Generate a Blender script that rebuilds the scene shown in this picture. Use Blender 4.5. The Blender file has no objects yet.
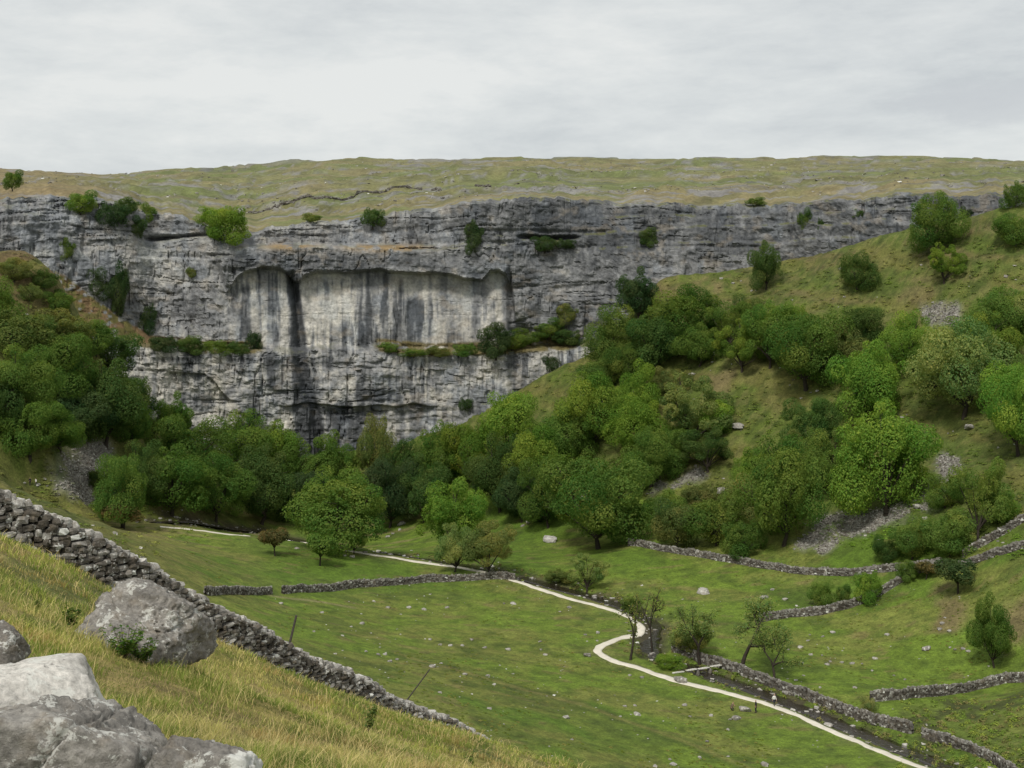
import bpy, bmesh, math, random
import numpy as np
from mathutils import Vector, Matrix

# ------------------------------------------------------------------ camera, sky, sun, exposure
S = bpy.context.scene
C = S.collection
F, CX, H0 = 1400.0, 512.0, 330.0          # focal length in pixels, centre column, eye-level row
CZ = 66.0                                  # eye height above the valley floor datum
cam = bpy.data.objects.new('camera', bpy.data.cameras.new('camera'))
C.objects.link(cam)
cam.location = (0, 0, CZ)
cam.rotation_euler = (math.radians(90), 0, 0)
cam.data.sensor_width = 36.0
cam.data.lens = 36.0 * F / 1024.0
cam.data.shift_y = (H0 - 384.0) / 1024.0
cam.data.clip_start = 0.2
cam.data.clip_end = 8000
S.camera = cam

SUN_EL, SUN_AZ = math.radians(50), math.radians(202)   # azimuth clockwise from +Y
sun = bpy.data.objects.new('sun', bpy.data.lights.new('sun', 'SUN'))
C.objects.link(sun)
sun.data.energy = 2.2
sun.data.angle = math.radians(12)
sun.data.color = (1.0, 0.96, 0.9)
sd = Vector((math.sin(SUN_AZ) * math.cos(SUN_EL), math.cos(SUN_AZ) * math.cos(SUN_EL), math.sin(SUN_EL)))
sun.rotation_euler = sd.to_track_quat('Z', 'Y').to_euler()

W = bpy.data.worlds.new('World')
S.world = W
W.use_nodes = True
nt = W.node_tree
nt.nodes.clear()
def N(t, kind, **kw):
    n = t.nodes.new(kind)
    for k, v in kw.items():
        if k in n.inputs.keys():
            n.inputs[k].default_value = v
        else:
            setattr(n, k, v)
    return n
def L(t, a, b):
    t.links.new(a, b)
def ramp(t, src, stops, interp='LINEAR'):
    r = t.nodes.new('ShaderNodeValToRGB')
    r.color_ramp.interpolation = interp
    while len(r.color_ramp.elements) < len(stops):
        r.color_ramp.elements.new(0.5)
    for e, (p, c) in zip(r.color_ramp.elements, stops):
        e.position = p
        e.color = (c, c, c, 1) if not hasattr(c, '__len__') else (*c, 1)
    L(t, src, r.inputs[0])
    return r
def math_n(t, op, a, b=None):
    m = t.nodes.new('ShaderNodeMath')
    m.operation = op
    for i, v in enumerate((a, b)):
        if v is None: continue
        if isinstance(v, (int, float)): m.inputs[i].default_value = v
        else: L(t, v, m.inputs[i])
    return m.outputs[0]
def mixc(t, f, a, b, mode='MIX'):
    m = t.nodes.new('ShaderNodeMix')
    m.data_type = 'RGBA'
    m.blend_type = mode
    for s, v in ((m.inputs[0], f), (m.inputs[6], a), (m.inputs[7], b)):
        if isinstance(v, (int, float)): s.default_value = v
        elif isinstance(v, tuple): s.default_value = (*v, 1)
        else: L(t, v, s)
    return m.outputs[2]

SKY_STRENGTH = 0.1
sky = N(nt, 'ShaderNodeTexSky', sky_type='NISHITA', sun_disc=False, sun_elevation=SUN_EL, sun_rotation=SUN_AZ)
tc = nt.nodes.new('ShaderNodeTexCoord')
sx = nt.nodes.new('ShaderNodeSeparateXYZ')
L(nt, tc.outputs['Generated'], sx.inputs[0])
n1 = N(nt, 'ShaderNodeTexNoise', Scale=2.6, Detail=11.0, Roughness=0.62, Distortion=0.25)
mp = N(nt, 'ShaderNodeMapping')
mp.inputs['Scale'].default_value = (1.0, 1.0, 3.6)
mp.inputs['Rotation'].default_value = (0, 0.22, 0)
mp.inputs['Location'].default_value = (3.1, 1.7, 0)
L(nt, tc.outputs['Generated'], mp.inputs[0])
L(nt, mp.outputs[0], n1.inputs['Vector'])
n2 = N(nt, 'ShaderNodeTexNoise', Scale=13.0, Detail=9.0, Roughness=0.66, Distortion=0.2)
L(nt, mp.outputs[0], n2.inputs['Vector'])
cl = math_n(nt, 'ADD', math_n(nt, 'MULTIPLY', n1.outputs[0], 0.72), math_n(nt, 'MULTIPLY', n2.outputs[0], 0.28))
CL = ramp(nt, cl, [(0.38, (4.1, 4.3, 4.38)), (0.46, (4.75, 4.93, 4.93)), (0.53, (5.25, 5.4, 5.33)), (0.60, (5.8, 5.87, 5.72))])
cd = N(nt, 'ShaderNodeVectorMath', operation='DISTANCE')
cm = N(nt, 'ShaderNodeMapping')
cm.inputs['Scale'].default_value = (1.0, 0.0, 3.4)
L(nt, tc.outputs['Generated'], cm.inputs[0])
cd.inputs[1].default_value = (0.318, 0.0, 0.515)
L(nt, cm.outputs[0], cd.inputs[0])
cdn = math_n(nt, 'ADD', cd.outputs['Value'], math_n(nt, 'MULTIPLY', math_n(nt, 'SUBTRACT', n2.outputs[0], 0.5), 0.10))
dkm = ramp(nt, cdn, [(0.0, 0.9), (0.03, 0.7), (0.062, 0.0)], 'EASE')
CLD = mixc(nt, dkm.outputs[0], CL.outputs[0], (4.2, 4.35, 4.45))
skymix = mixc(nt, 0.94, sky.outputs[0], CLD)
bg = N(nt, 'ShaderNodeBackground', Strength=SKY_STRENGTH)
L(nt, skymix, bg.inputs[0])
out = nt.nodes.new('ShaderNodeOutputWorld')
L(nt, bg.outputs[0], out.inputs[0])

S.view_settings.view_transform = 'Standard'
S.view_settings.look = 'None'
S.view_settings.gamma = 1
S.view_settings.exposure = 0.48
S.render.engine = 'CYCLES'
S.cycles.max_bounces = 6
S.cycles.diffuse_bounces = 4
S.cycles.transmission_bounces = 4

# ------------------------------------------------------------------ noise and maths helpers
rng = np.random.default_rng(11)
random.seed(4)
def _h(ix, iy, seed):
    n = (ix.astype(np.int64) * 374761393 + iy.astype(np.int64) * 668265263 + seed * 974634777) & 0xffffffff
    n = ((n ^ (n >> 13)) * 1274126177) & 0xffffffff
    n = n ^ (n >> 16)
    return (n & 0xffffff) / float(0xffffff)
def vn(x, y, seed=0):
    x, y = np.broadcast_arrays(np.asarray(x, float), np.asarray(y, float))
    ix, iy = np.floor(x), np.floor(y)
    fx, fy = x - ix, y - iy
    fx, fy = fx * fx * (3 - 2 * fx), fy * fy * (3 - 2 * fy)
    a, b = _h(ix, iy, seed), _h(ix + 1, iy, seed)
    c, d = _h(ix, iy + 1, seed), _h(ix + 1, iy + 1, seed)
    return (a + (b - a) * fx) * (1 - fy) + (c + (d - c) * fx) * fy
def fbm(x, y, seed=0, o=4, g=0.5):
    s, a, t = 0, 1.0, 0
    for i in range(o):
        s = s + a * vn(np.asarray(x) * 2 ** i + 17.3 * i, np.asarray(y) * 2 ** i - 9.1 * i, seed + i * 7)
        t += a
        a *= g
    return s / t
def ss(a, b, x):
    t = np.clip((np.asarray(x, float) - a) / (b - a), 0, 1)
    return t * t * (3 - 2 * t)
def lerp(a, b, t): return a + (b - a) * t
def P(px, py, d):
    return np.array([(px - CX) / F * d, d, (H0 - py) / F * d])
def tps_fit(pts):
    pts = np.asarray(pts, float)
    n = len(pts)
    r = np.linalg.norm(pts[:, None, :2] - pts[None, :, :2], axis=2)
    K = np.where(r > 0, r * r * np.log(r + 1e-9), 0) + np.eye(n) * 2.0
    Pm = np.c_[np.ones(n), pts[:, :2]]
    A = np.block([[K, Pm], [Pm.T, np.zeros((3, 3))]])
    w = np.linalg.solve(A, np.r_[pts[:, 2], 0, 0, 0])
    return pts[:, :2], w
def tps_eval(m, x, y):
    c, w = m
    x, y = np.asarray(x, float), np.asarray(y, float)
    sh = x.shape
    x, y = x.ravel(), y.ravel()
    o = w[-3] + w[-2] * x + w[-1] * y
    for i in range(len(c)):
        r2 = (x - c[i, 0]) ** 2 + (y - c[i, 1]) ** 2
        o += w[i] * 0.5 * r2 * np.log(r2 + 1e-9)
    return o.reshape(sh)
def poly_dist(x, y, pl):
    """distance to a polyline in plan"""
    best = np.full(np.shape(x), 1e9)
    for a, b in zip(pl[:-1], pl[1:]):
        ab = np.array(b[:2]) - np.array(a[:2])
        t = np.clip(((x - a[0]) * ab[0] + (y - a[1]) * ab[1]) / (ab @ ab + 1e-9), 0, 1)
        best = np.minimum(best, np.hypot(x - a[0] - t * ab[0], y - a[1] - t * ab[1]))
    return best
def in_poly(x, y, pl):
    r = np.zeros(np.shape(x), bool)
    for (x1, y1), (x2, y2) in zip(pl, pl[1:] + pl[:1]):
        c = ((y1 > y) != (y2 > y)) & (x < (x2 - x1) * (y - y1) / (y2 - y1 + 1e-12) + x1)
        r ^= c
    return r

# ------------------------------------------------------------------ mesh and object helpers
def mesh_np(name, V, Fq, smooth=False, cols=None, tint=None):
    V = np.ascontiguousarray(V, np.float32)
    me = bpy.data.meshes.new(name)
    if isinstance(Fq, np.ndarray):
        k = Fq.shape[1]
        nf = len(Fq)
        tot = np.full(nf, k, np.int32)
        flat = Fq.astype(np.int32).ravel()
    else:
        nf = len(Fq)
        tot = np.array([len(f) for f in Fq], np.int32)
        flat = np.array([i for f in Fq for i in f], np.int32)
    me.vertices.add(len(V))
    me.vertices.foreach_set('co', V.ravel())
    me.loops.add(len(flat))
    me.loops.foreach_set('vertex_index', flat)
    me.polygons.add(nf)
    me.polygons.foreach_set('loop_start', np.r_[0, np.cumsum(tot)[:-1]].astype(np.int32))
    me.polygons.foreach_set('loop_total', tot)
    me.polygons.foreach_set('use_smooth', np.full(nf, bool(smooth)))
    me.update(calc_edges=True)
    if cols is not None:
        a = me.attributes.new('col', 'FLOAT_COLOR', 'POINT')
        a.data.foreach_set('color', np.c_[cols, np.ones(len(cols))].astype(np.float32).ravel())
    if tint is not None:
        a = me.attributes.new('tint', 'FLOAT', 'POINT')
        a.data.foreach_set('value', np.asarray(tint, np.float32))
    return me
def obj(name, me, mat=None, parent=None):
    o = bpy.data.objects.new(name, me)
    C.objects.link(o)
    if mat is not None and me is not None and len(me.materials) == 0:
        me.materials.append(mat)
    if parent is not None: o.parent = parent
    return o
def tag(o, label=None, cat=None, group=None, kind=None):
    if label: o['label'] = label
    if cat: o['category'] = cat
    if group: o['group'] = group
    if kind: o['kind'] = kind
    return o
def empty(name, loc, label, cat, group=None, rz=0, scale=(1, 1, 1)):
    o = bpy.data.objects.new(name, None)
    o.empty_display_size = 0.3
    C.objects.link(o)
    o.location = loc
    o.rotation_euler = (0, 0, rz)
    o.scale = scale
    return tag(o, label, cat, group)
def grid_faces(nr, nc, flip=False):
    i = np.arange(nr - 1)[:, None] * nc + np.arange(nc - 1)[None, :]
    i = i.ravel()
    f = np.c_[i, i + 1, i + nc + 1, i + nc]
    return f[:, ::-1] if flip else f

# ------------------------------------------------------------------ materials
def mat_base(name, rough=0.95, spec=0.2):
    m = bpy.data.materials.new(name)
    m.use_nodes = True
    t = m.node_tree
    b = t.nodes['Principled BSDF']
    b.inputs['Roughness'].default_value = rough
    b.inputs['Specular IOR Level'].default_value = spec
    return m, t, b
def attr(t, name, typ='GEOMETRY'):
    a = t.nodes.new('ShaderNodeAttribute')
    a.attribute_name = name
    a.attribute_type = typ
    return a
def mat_land(name, scales=(0.5, 3.0), lo=0.72, hi=1.25, bump=0.4, bdist=0.3, bscale=1.2, patchcol=None):
    m, t, b = mat_base(name)
    a = attr(t, 'col')
    g = t.nodes.new('ShaderNodeTexCoord')
    c = a.outputs['Color']
    for s in scales:
        n = N(t, 'ShaderNodeTexNoise', Scale=s, Detail=5.0, Roughness=0.65)
        L(t, g.outputs['Object'], n.inputs['Vector'])
        r = ramp(t, n.outputs[0], [(0.28, lo), (0.72, hi)])
        c = mixc(t, 1.0, c, r.outputs[0], 'MULTIPLY')
    L(t, c, b.inputs['Base Color'])
    n = N(t, 'ShaderNodeTexNoise', Scale=bscale, Detail=6.0, Roughness=0.7)
    L(t, g.outputs['Object'], n.inputs['Vector'])
    bp = N(t, 'ShaderNodeBump', Strength=bump, Distance=bdist)
    L(t, n.outputs[0], bp.inputs['Height'])
    L(t, bp.outputs[0], b.inputs['Normal'])
    return m
M = {}
M['ground'] = mat_land('turf', (0.35, 1.6, 4.0), 0.66, 1.32, 0.6, 0.4, 1.6)
M['moor'] = mat_land('moor_turf', (0.10, 0.6), 0.70, 1.28, 0.6, 0.6, 0.5)
M['cliff'] = mat_land('limestone_face', (0.25, 1.3), 0.70, 1.28, 0.35, 0.45, 0.9)

def mat_foliage():
    m = bpy.data.materials.new('leaves')
    m.use_nodes = True
    t = m.node_tree
    t.nodes.clear()
    oi = t.nodes.new('ShaderNodeObjectInfo')
    a = attr(t, 'tint')
    v = math_n(t, 'ADD', math_n(t, 'MULTIPLY', a.outputs['Fac'], 1.0), 0.5)
    vv = t.nodes.new('ShaderNodeCombineXYZ')
    # leaves vary from bluish-dark to yellowish-light
    L(t, math_n(t, 'MULTIPLY', v, v), vv.inputs[0])
    L(t, v, vv.inputs[1])
    L(t, v, vv.inputs[2])
    c = mixc(t, 1.0, oi.outputs['Color'], vv.outputs[0], 'MULTIPLY')
    d = N(t, 'ShaderNodeBsdfDiffuse')
    tr = N(t, 'ShaderNodeBsdfTranslucent')
    L(t, c, d.inputs[0])
    L(t, mixc(t, 1.0, c, (1.25, 1.3, 0.6), 'MULTIPLY'), tr.inputs[0])
    mx = N(t, 'ShaderNodeMixShader')
    mx.inputs[0].default_value = 0.46
    L(t, d.outputs[0], mx.inputs[1])
    L(t, tr.outputs[0], mx.inputs[2])
    o = t.nodes.new('ShaderNodeOutputMaterial')
    L(t, mx.outputs[0], o.inputs[0])
    return m
M['leaves'] = mat_foliage()
def mat_blade():
    m = bpy.data.materials.new('grass_blades')
    m.use_nodes = True
    t = m.node_tree
    t.nodes.clear()
    a = attr(t, 'col')
    d = N(t, 'ShaderNodeBsdfDiffuse')
    tr = N(t, 'ShaderNodeBsdfTranslucent')
    L(t, a.outputs['Color'], d.inputs[0])
    L(t, a.outputs['Color'], tr.inputs[0])
    mx = N(t, 'ShaderNodeMixShader')
    mx.inputs[0].default_value = 0.35
    L(t, d.outputs[0], mx.inputs[1])
    L(t, tr.outputs[0], mx.inputs[2])
    o = t.nodes.new('ShaderNodeOutputMaterial')
    L(t, mx.outputs[0], o.inputs[0])
    return m
M['blades'] = mat_blade()
M['herbage'] = mat_blade()
M['herbage'].name = 'herbage'
M['herbage'].node_tree.nodes['Mix Shader'].inputs[0].default_value = 0.12
def mat_plain(name, col, rough=0.9, var=0.3, scale=3.0, spec=0.2):
    m, t, b = mat_base(name, rough, spec)
    g = t.nodes.new('ShaderNodeTexCoord')
    n = N(t, 'ShaderNodeTexNoise', Scale=scale, Detail=6.0, Roughness=0.65)
    L(t, g.outputs['Object'], n.inputs['Vector'])
    r = ramp(t, n.outputs[0], [(0.3, 1 - var), (0.7, 1 + var)])
    L(t, mixc(t, 1.0, col, r.outputs[0], 'MULTIPLY'), b.inputs['Base Color'])
    return m
M['bark'] = mat_plain('bark', (0.045, 0.037, 0.028), 0.95, 0.4, 4)
M['pathgravel'] = mat_plain('path_gravel', (0.58, 0.54, 0.45), 0.95, 0.14, 0.6)
M['post'] = mat_plain('weathered_post', (0.06, 0.052, 0.045), 0.9, 0.3, 12)
M['skin'] = mat_plain('skin', (0.45, 0.27, 0.19), 0.6, 0.05)
M['hair'] = mat_plain('hair', (0.035, 0.025, 0.02), 0.7, 0.2)
def mat_water():
    m, t, b = mat_base('beck_water', 0.05, 0.5)
    b.inputs['Base Color'].default_value = (0.022, 0.017, 0.012, 1)
    g = t.nodes.new('ShaderNodeTexCoord')
    n = N(t, 'ShaderNodeTexNoise', Scale=1.2, Detail=5.0, Roughness=0.6)
    L(t, g.outputs['Object'], n.inputs['Vector'])
    bp = N(t, 'ShaderNodeBump', Strength=0.6, Distance=0.25)
    L(t, n.outputs[0], bp.inputs['Height'])
    L(t, bp.outputs[0], b.inputs['Normal'])
    return m
M['water'] = mat_water()
def mat_stone(name, k=1.0, lichen=0.5, sc=6.0, warm=1.0, bump=0.02, crack=0.0):
    """limestone: grey with blotches, white lichen patches, dark pits; attr 'tint' sets each stone's own grey"""
    m, t, b = mat_base(name, 0.95, 0.15)
    g = t.nodes.new('ShaderNodeTexCoord')
    a = attr(t, 'tint')
    base = mixc(t, a.outputs['Fac'], (0.070 * k, 0.060 * k * warm, 0.047 * k * warm), (0.46 * k, 0.44 * k, 0.40 * k))
    def noise(s, det=6.0, ro=0.6, dist=0.0):
        n = N(t, 'ShaderNodeTexNoise', Scale=s, Detail=det, Roughness=ro, Distortion=dist)
        L(t, g.outputs['Object'], n.inputs['Vector'])
        return n.outputs[0]
    r = ramp(t, noise(sc * 0.5), [(0.3, 0.6), (0.7, 1.35)])
    c = mixc(t, 1.0, base, r.outputs[0], 'MULTIPLY')
    wm = ramp(t, noise(sc * 0.9, 4, 0.6), [(0.52, 0.0), (0.68, 0.55)])
    c = mixc(t, wm.outputs[0], c, (0.20 * k, 0.165 * k, 0.12 * k))
    r2 = ramp(t, noise(sc * 4, 8, 0.75), [(0.3, 0.62), (0.66, 1.28)])
    c = mixc(t, 1.0, c, r2.outputs[0], 'MULTIPLY')
    li = ramp(t, math_n(t, 'ADD', math_n(t, 'MULTIPLY', noise(sc * 0.7, 7, 0.68, 0.6), 0.7), math_n(t, 'MULTIPLY', noise(sc * 5, 5, 0.7), 0.3)),
              [(0.61 - 0.12 * lichen, 0.0), (0.635 - 0.12 * lichen, 0.8)])
    c = mixc(t, li.outputs[0], c, (0.60, 0.60, 0.55))
    wend = ramp(t, a.outputs['Fac'], [(0.985, 0.0), (0.995, 0.9)])
    c = mixc(t, wend.outputs[0], c, (0.66, 0.66, 0.61))
    dk = ramp(t, noise(sc * 2.2, 6, 0.72, 0.4), [(0.30, 0.8), (0.40, 0.0)])
    c = mixc(t, dk.outputs[0], c, (0.05 * k, 0.045 * k, 0.04 * k))
    L(t, c, b.inputs['Base Color'])
    bp = N(t, 'ShaderNodeBump', Strength=0.7, Distance=bump)
    L(t, math_n(t, 'ADD', noise(sc * 3, 9, 0.75), math_n(t, 'MULTIPLY', noise(sc * 12, 4, 0.7), 0.35)), bp.inputs['Height'])
    L(t, bp.outputs[0], b.inputs['Normal'])
    return m
M['wallstone'] = mat_stone('dry_wall_limestone', 1.0, 0.45, 5.0, 1.0, 0.02)
M['farwall'] = mat_stone('field_wall_limestone', 0.82, 0.25, 1.2, 1.0, 0.04)
M['boulder'] = mat_stone('boulder_limestone', 0.95, 0.55, 4.4, 0.95, 0.05)
M['rock'] = mat_stone('grey_outcrop_limestone', 0.95, 0.62, 8.0, 0.97, 0.03)
M['palerock'] = mat_stone('pale_outcrop_limestone', 1.2, 0.75, 5.0, 1.0, 0.02)
M['fieldstone'] = mat_stone('field_limestone', 1.1, 0.5, 2.2, 1.0, 0.05)

# ------------------------------------------------------------------ the lie of the land
# the near hillside the photographer stands on (camera at z = 0 here)
wall_top = [(-90, 430, 38), (-45, 462, 39), (0, 491, 40), (30, 505, 40.5), (60, 520, 41), (100, 543, 42), (150, 568, 43.5), (222, 601, 46), (300, 645, 50), (360, 674, 53.5), (400, 692, 56), (440, 710, 58), (470, 724, 60), (510, 748, 62.5)]
WH = 1.45
near_pts = [(0, 0, -1.65), (-4, 0, -1.1), (5, 0, -2.5), (0, -15, 0.3), (-20, 5, 1.2), (-30, 22, -1), (-34, 44, -4.5), (10, 10, -5), (20, 20, -12), (30, 34, -24), (20, 5, -7)]
near_pts += [tuple(P(*p)) for p in [(256, 768, 11), (130, 700, 16), (150, 657, 22), (0, 622, 20), (0, 600, 25), (0, 572, 31), (400, 768, 20), (400, 716, 45), (500, 768, 35),
      (300, 722, 30), (300, 676, 41), (250, 684, 35), (500, 745, 48), (470, 729, 49), (560, 764, 46), (590, 771, 46), (620, 800, 44), (60, 566, 38)]]
for px, py, d in wall_top:
    q = P(px, py, d); near_pts.append((q[0], q[1], q[2] - float(np.interp(px, [-90, 0, 60, 100, 222, 470], [1.95, 1.9, 1.65, 1.6, 1.6, 1.45]))))
near_pts += [(2, 68, -24), (-4, 75, -25), (-2, 100, -38), (6, 75, -31), (8, 90, -42), (-5, 120, -48), (-9, 84, -24.5), (-14, 110, -34), (-18, 62, -12), (-26, 90, -19), (-45, 130, -27), (-55, 90, -14), (-50, 60, -8), (14, 60, -28)]
near_m = tps_fit(near_pts)

val = [(0, 480, 300), (0, 510, 250), (32, 487, 335), (100, 523, 332), (150, 525, 342), (200, 545, 325), (200, 575, 270), (240, 590, 272), (281, 592, 284), (300, 640, 232), (400, 690, 207), (500, 740, 190),
       (600, 768, 185), (700, 768, 197), (774, 704, 236), (925, 768, 200), (1010, 768, 203), (1024, 680, 247), (870, 693, 240), (960, 580, 290), (760, 620, 290), (640, 625, 285), (520, 580, 325),
       (430, 577, 326), (330, 545, 352), (400, 556, 344), (500, 575, 327), (240, 535, 350), (150, 523, 350), (500, 520, 400), (600, 547, 362), (640, 545, 352), (768, 567, 325), (860, 572, 310),
       (945, 562, 300), (1024, 517, 300), (1024, 547, 285), (320, 480, 450), (200, 470, 435), (420, 480, 455), (60, 440, 350), (0, 440, 335), (0, 350, 370), (0, 250, 402), (50, 270, 405), (90, 336, 405),
       (108, 376, 412), (60, 330, 395), (124, 396, 422), (142, 416, 430), (180, 430, 445), (60, 452, 365), (70, 497, 352), (110, 500, 372), (290, 450, 462), (360, 450, 465), (440, 432, 470), (500, 402, 474), (550, 372, 477), (600, 346, 480),
       (640, 300, 482), (660, 279, 480), (700, 276, 477), (760, 268, 473), (790, 265, 469), (850, 251, 455), (900, 233, 445), (970, 222, 429), (1024, 210, 419), (700, 350, 440), (600, 400, 440), (560, 450, 420),
       (640, 480, 394), (700, 440, 400), (750, 400, 405), (800, 350, 415), (850, 300, 430), (900, 350, 400), (950, 300, 405), (1000, 260, 405), (1000, 350, 375), (1000, 450, 335), (900, 450, 360), (850, 533, 330),
       (800, 480, 360), (700, 522, 365), (920, 522, 318), (1200, 300, 380), (1200, 450, 300), (1200, 600, 230), (1150, 720, 200), (1200, 215, 400), (1400, 330, 380), (1400, 560, 250),
       (-150, 240, 385), (-150, 330, 350), (-150, 430, 300), (-120, 500, 230), (-350, 230, 370), (-350, 330, 320), (-350, 430, 250), (-300, 540, 180)]
val_pts = [tuple(P(*p)) for p in val] + [(0, 100, -60), (0, 0, -60), (90, 60, -62), (-70, 130, -46), (150, 100, -55), (0, 150, -58), (-60, 0, -40), (40, 150, -61.5)]
val_m = tps_fit(val_pts)

# plan distance of the cliff, and the levels of its tiers, by picture column
K = lambda xs, ys: (lambda x: np.interp(x, xs, ys))
d0f = K([-400, -100, 0, 100, 200, 300, 400, 500, 600, 700, 790, 850, 900, 970, 1024, 1150, 1400], [330, 378, 403, 428, 447, 462, 470, 476, 481, 480, 473, 459, 448, 432, 422, 405, 380])
rimf = K([-400, -100, 0, 60, 95, 110, 135, 152, 180, 208, 232, 248, 290, 350, 400, 430, 512, 580, 640, 700, 770, 850, 885, 915, 950, 1024, 1150, 1400],
         [196, 187, 188, 186, 188, 192, 197, 203, 209, 222, 235, 226, 218, 213, 206, 203, 197, 193, 198, 201, 201, 196, 189, 186, 190, 187, 190, 205])
rooff = K([-400, 180, 200, 215, 226, 231, 237, 246, 262, 278, 288, 294, 299, 304, 316, 345, 380, 420, 455, 476, 482, 490, 499, 506, 511, 515, 540, 1400], [262, 262, 262, 264, 292, 284, 275, 269, 266, 268, 273, 281, 282, 275, 271, 272, 269, 271, 274, 279, 280, 271, 269, 273, 284, 330, 345, 345])
ledgef = K([-400, 100, 130, 200, 260, 330, 380, 430, 500, 560, 620, 1400], [335, 330, 344, 351, 351, 348, 349, 354, 352, 348, 342, 342])

# main beck and path, in picture columns and rows on the valley floor
beck_px = [(150, 519), (215, 523), (262, 528), (300, 538), (345, 546), (390, 552), (420, 556), (470, 563), (505, 570), (540, 580), (590, 592), (625, 603), (655, 622), (648, 640), (655, 655), (690, 664), (720, 676), (770, 692), (815, 708), (850, 724), (890, 741), (930, 755), (975, 775), (1040, 800)]
path_px = [(160, 527), (210, 532), (243, 536), (275, 539), (312, 545), (345, 551), (400, 559), (455, 567), (490, 574), (525, 584), (545, 591), (562, 597), (585, 603), (610, 609), (630, 617), (642, 626), (640, 633), (622, 638), (600, 647), (597, 653), (612, 661), (636, 668), (665, 678), (700, 687), (740, 697), (774, 706), (800, 717), (830, 730), (856, 741), (880, 752), (905, 762), (930, 772), (990, 792)]

# ------------------------------------------------------------------ ground grid
gpx = np.arange(-400, 1425, 2.5)
gd = np.r_[0.6, np.geomspace(1.5, 100, 190), np.arange(101.5, 175, 1.8), np.arange(176, 420, 0.95), np.arange(420, 505, 1.3)]
PX, D = np.meshgrid(gpx, gd)
X = (PX - CX) / F * D
Y = D
def base_valley(x, y): return tps_eval(val_m, x, y)
def val_hit(px, py):
    ds = np.arange(140, 480, 0.5)
    x = (px - CX) / F * ds
    z = base_valley(x, ds)
    k = np.argmax(z >= ds * (H0 - py) / F)
    return (x[k], ds[k])
beck = [val_hit(*p) for p in beck_px]
pathl = [val_hit(*p) for p in path_px]
def smooth_line(pl, step=0.8, it=3):
    pl = np.array(pl, float)
    s = np.r_[0, np.cumsum(np.linalg.norm(np.diff(pl[:, :2], axis=0), axis=1))]
    n = max(2, int(s[-1] / step))
    q = np.linspace(0, s[-1], n)
    o = np.stack([np.interp(q, s, pl[:, i]) for i in range(pl.shape[1])], 1)
    for _ in range(it):
        o[1:-1] = (o[:-2] + 2 * o[1:-1] + o[2:]) / 4
    return o
ZV = base_valley(X, Y)
db = poly_dist(X, Y, beck)
dp = poly_dist(X, Y, pathl)
far = ss(120, 190, Y)
flat = np.exp(-(np.minimum(dp, 30) / 3.0) ** 2)
rough = (fbm(X / 22, Y / 22, 3, 3) - 0.5) * 2.4 + (fbm(X / 6, Y / 6, 5, 3) - 0.5) * 1.0
terr = (np.abs(vn(X / 40, (ZV + 1.5 * fbm(X / 12, Y / 12, 9, 2)) / 2.2, 8) - 0.5)) * 1.1
slope_m = ss(-48, -36, ZV)
ZV = ZV + far * ((fbm(X / 2.6, Y / 2.6, 15, 3) - 0.5) * (0.30 + 0.7 * slope_m) + rough * (0.30 + 0.9 * slope_m) * (1 - 0.8 * flat) + terr * slope_m)
wb = 3.4 + 1.2 * fbm(X / 9, Y / 9, 21, 2)
ZV = ZV - 1.0 * np.exp(-(db / wb) ** 4) * (1 - 0.7 * np.exp(-(dp / 2.0) ** 2))
ZN = tps_eval(near_m, X, Y) - np.maximum(0, Y - 118) * 0.9 - np.maximum(0, X - 22) * 0.6 + (fbm(X / 4, Y / 4, 31, 4) - 0.5) * 0.5 * ss(6, 14, Y) + (fbm(X / 0.9, Y / 0.9, 33, 3) - 0.5) * 0.12
k = 0.8
mx = np.maximum(ZN, ZV)
Z = mx + k * np.log(np.exp((ZN - mx) / k) + np.exp((ZV - mx) / k))
# drop the sheet away behind the cliff
Z = Z - np.maximum(0, Y - d0f(PX) + 1.5) * 0.62 - np.maximum(0, Y - d0f(PX) - 9) * 3.0
nearm = ss(-2, 2, ZN - ZV)
PY = H0 - Z * F / D

def gz(x, y):
    px = np.clip(CX + np.asarray(x) / np.asarray(y) * F, gpx[0], gpx[-1] - 0.01)
    j = np.clip(((px - gpx[0]) / 2.5).astype(int), 0, len(gpx) - 2)
    i = np.clip(np.searchsorted(gd, y) - 1, 0, len(gd) - 2)
    u = (px - gpx[j]) / 2.5
    v = np.clip((y - gd[i]) / (gd[i + 1] - gd[i]), 0, 1)
    return (Z[i, j] * (1 - u) + Z[i, j + 1] * u) * (1 - v) + (Z[i + 1, j] * (1 - u) + Z[i + 1, j + 1] * u) * v
def hit(px, py, dmin=130, dmax=500):
    ds = np.arange(dmin, dmax, 0.2)
    z = gz((px - CX) / F * ds, ds)
    ok = z >= ds * (H0 - py) / F
    k = np.argmax(ok) if ok.any() else len(ds) - 1
    return np.array([(px - CX) / F * ds[k], ds[k], z[k]])

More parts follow.
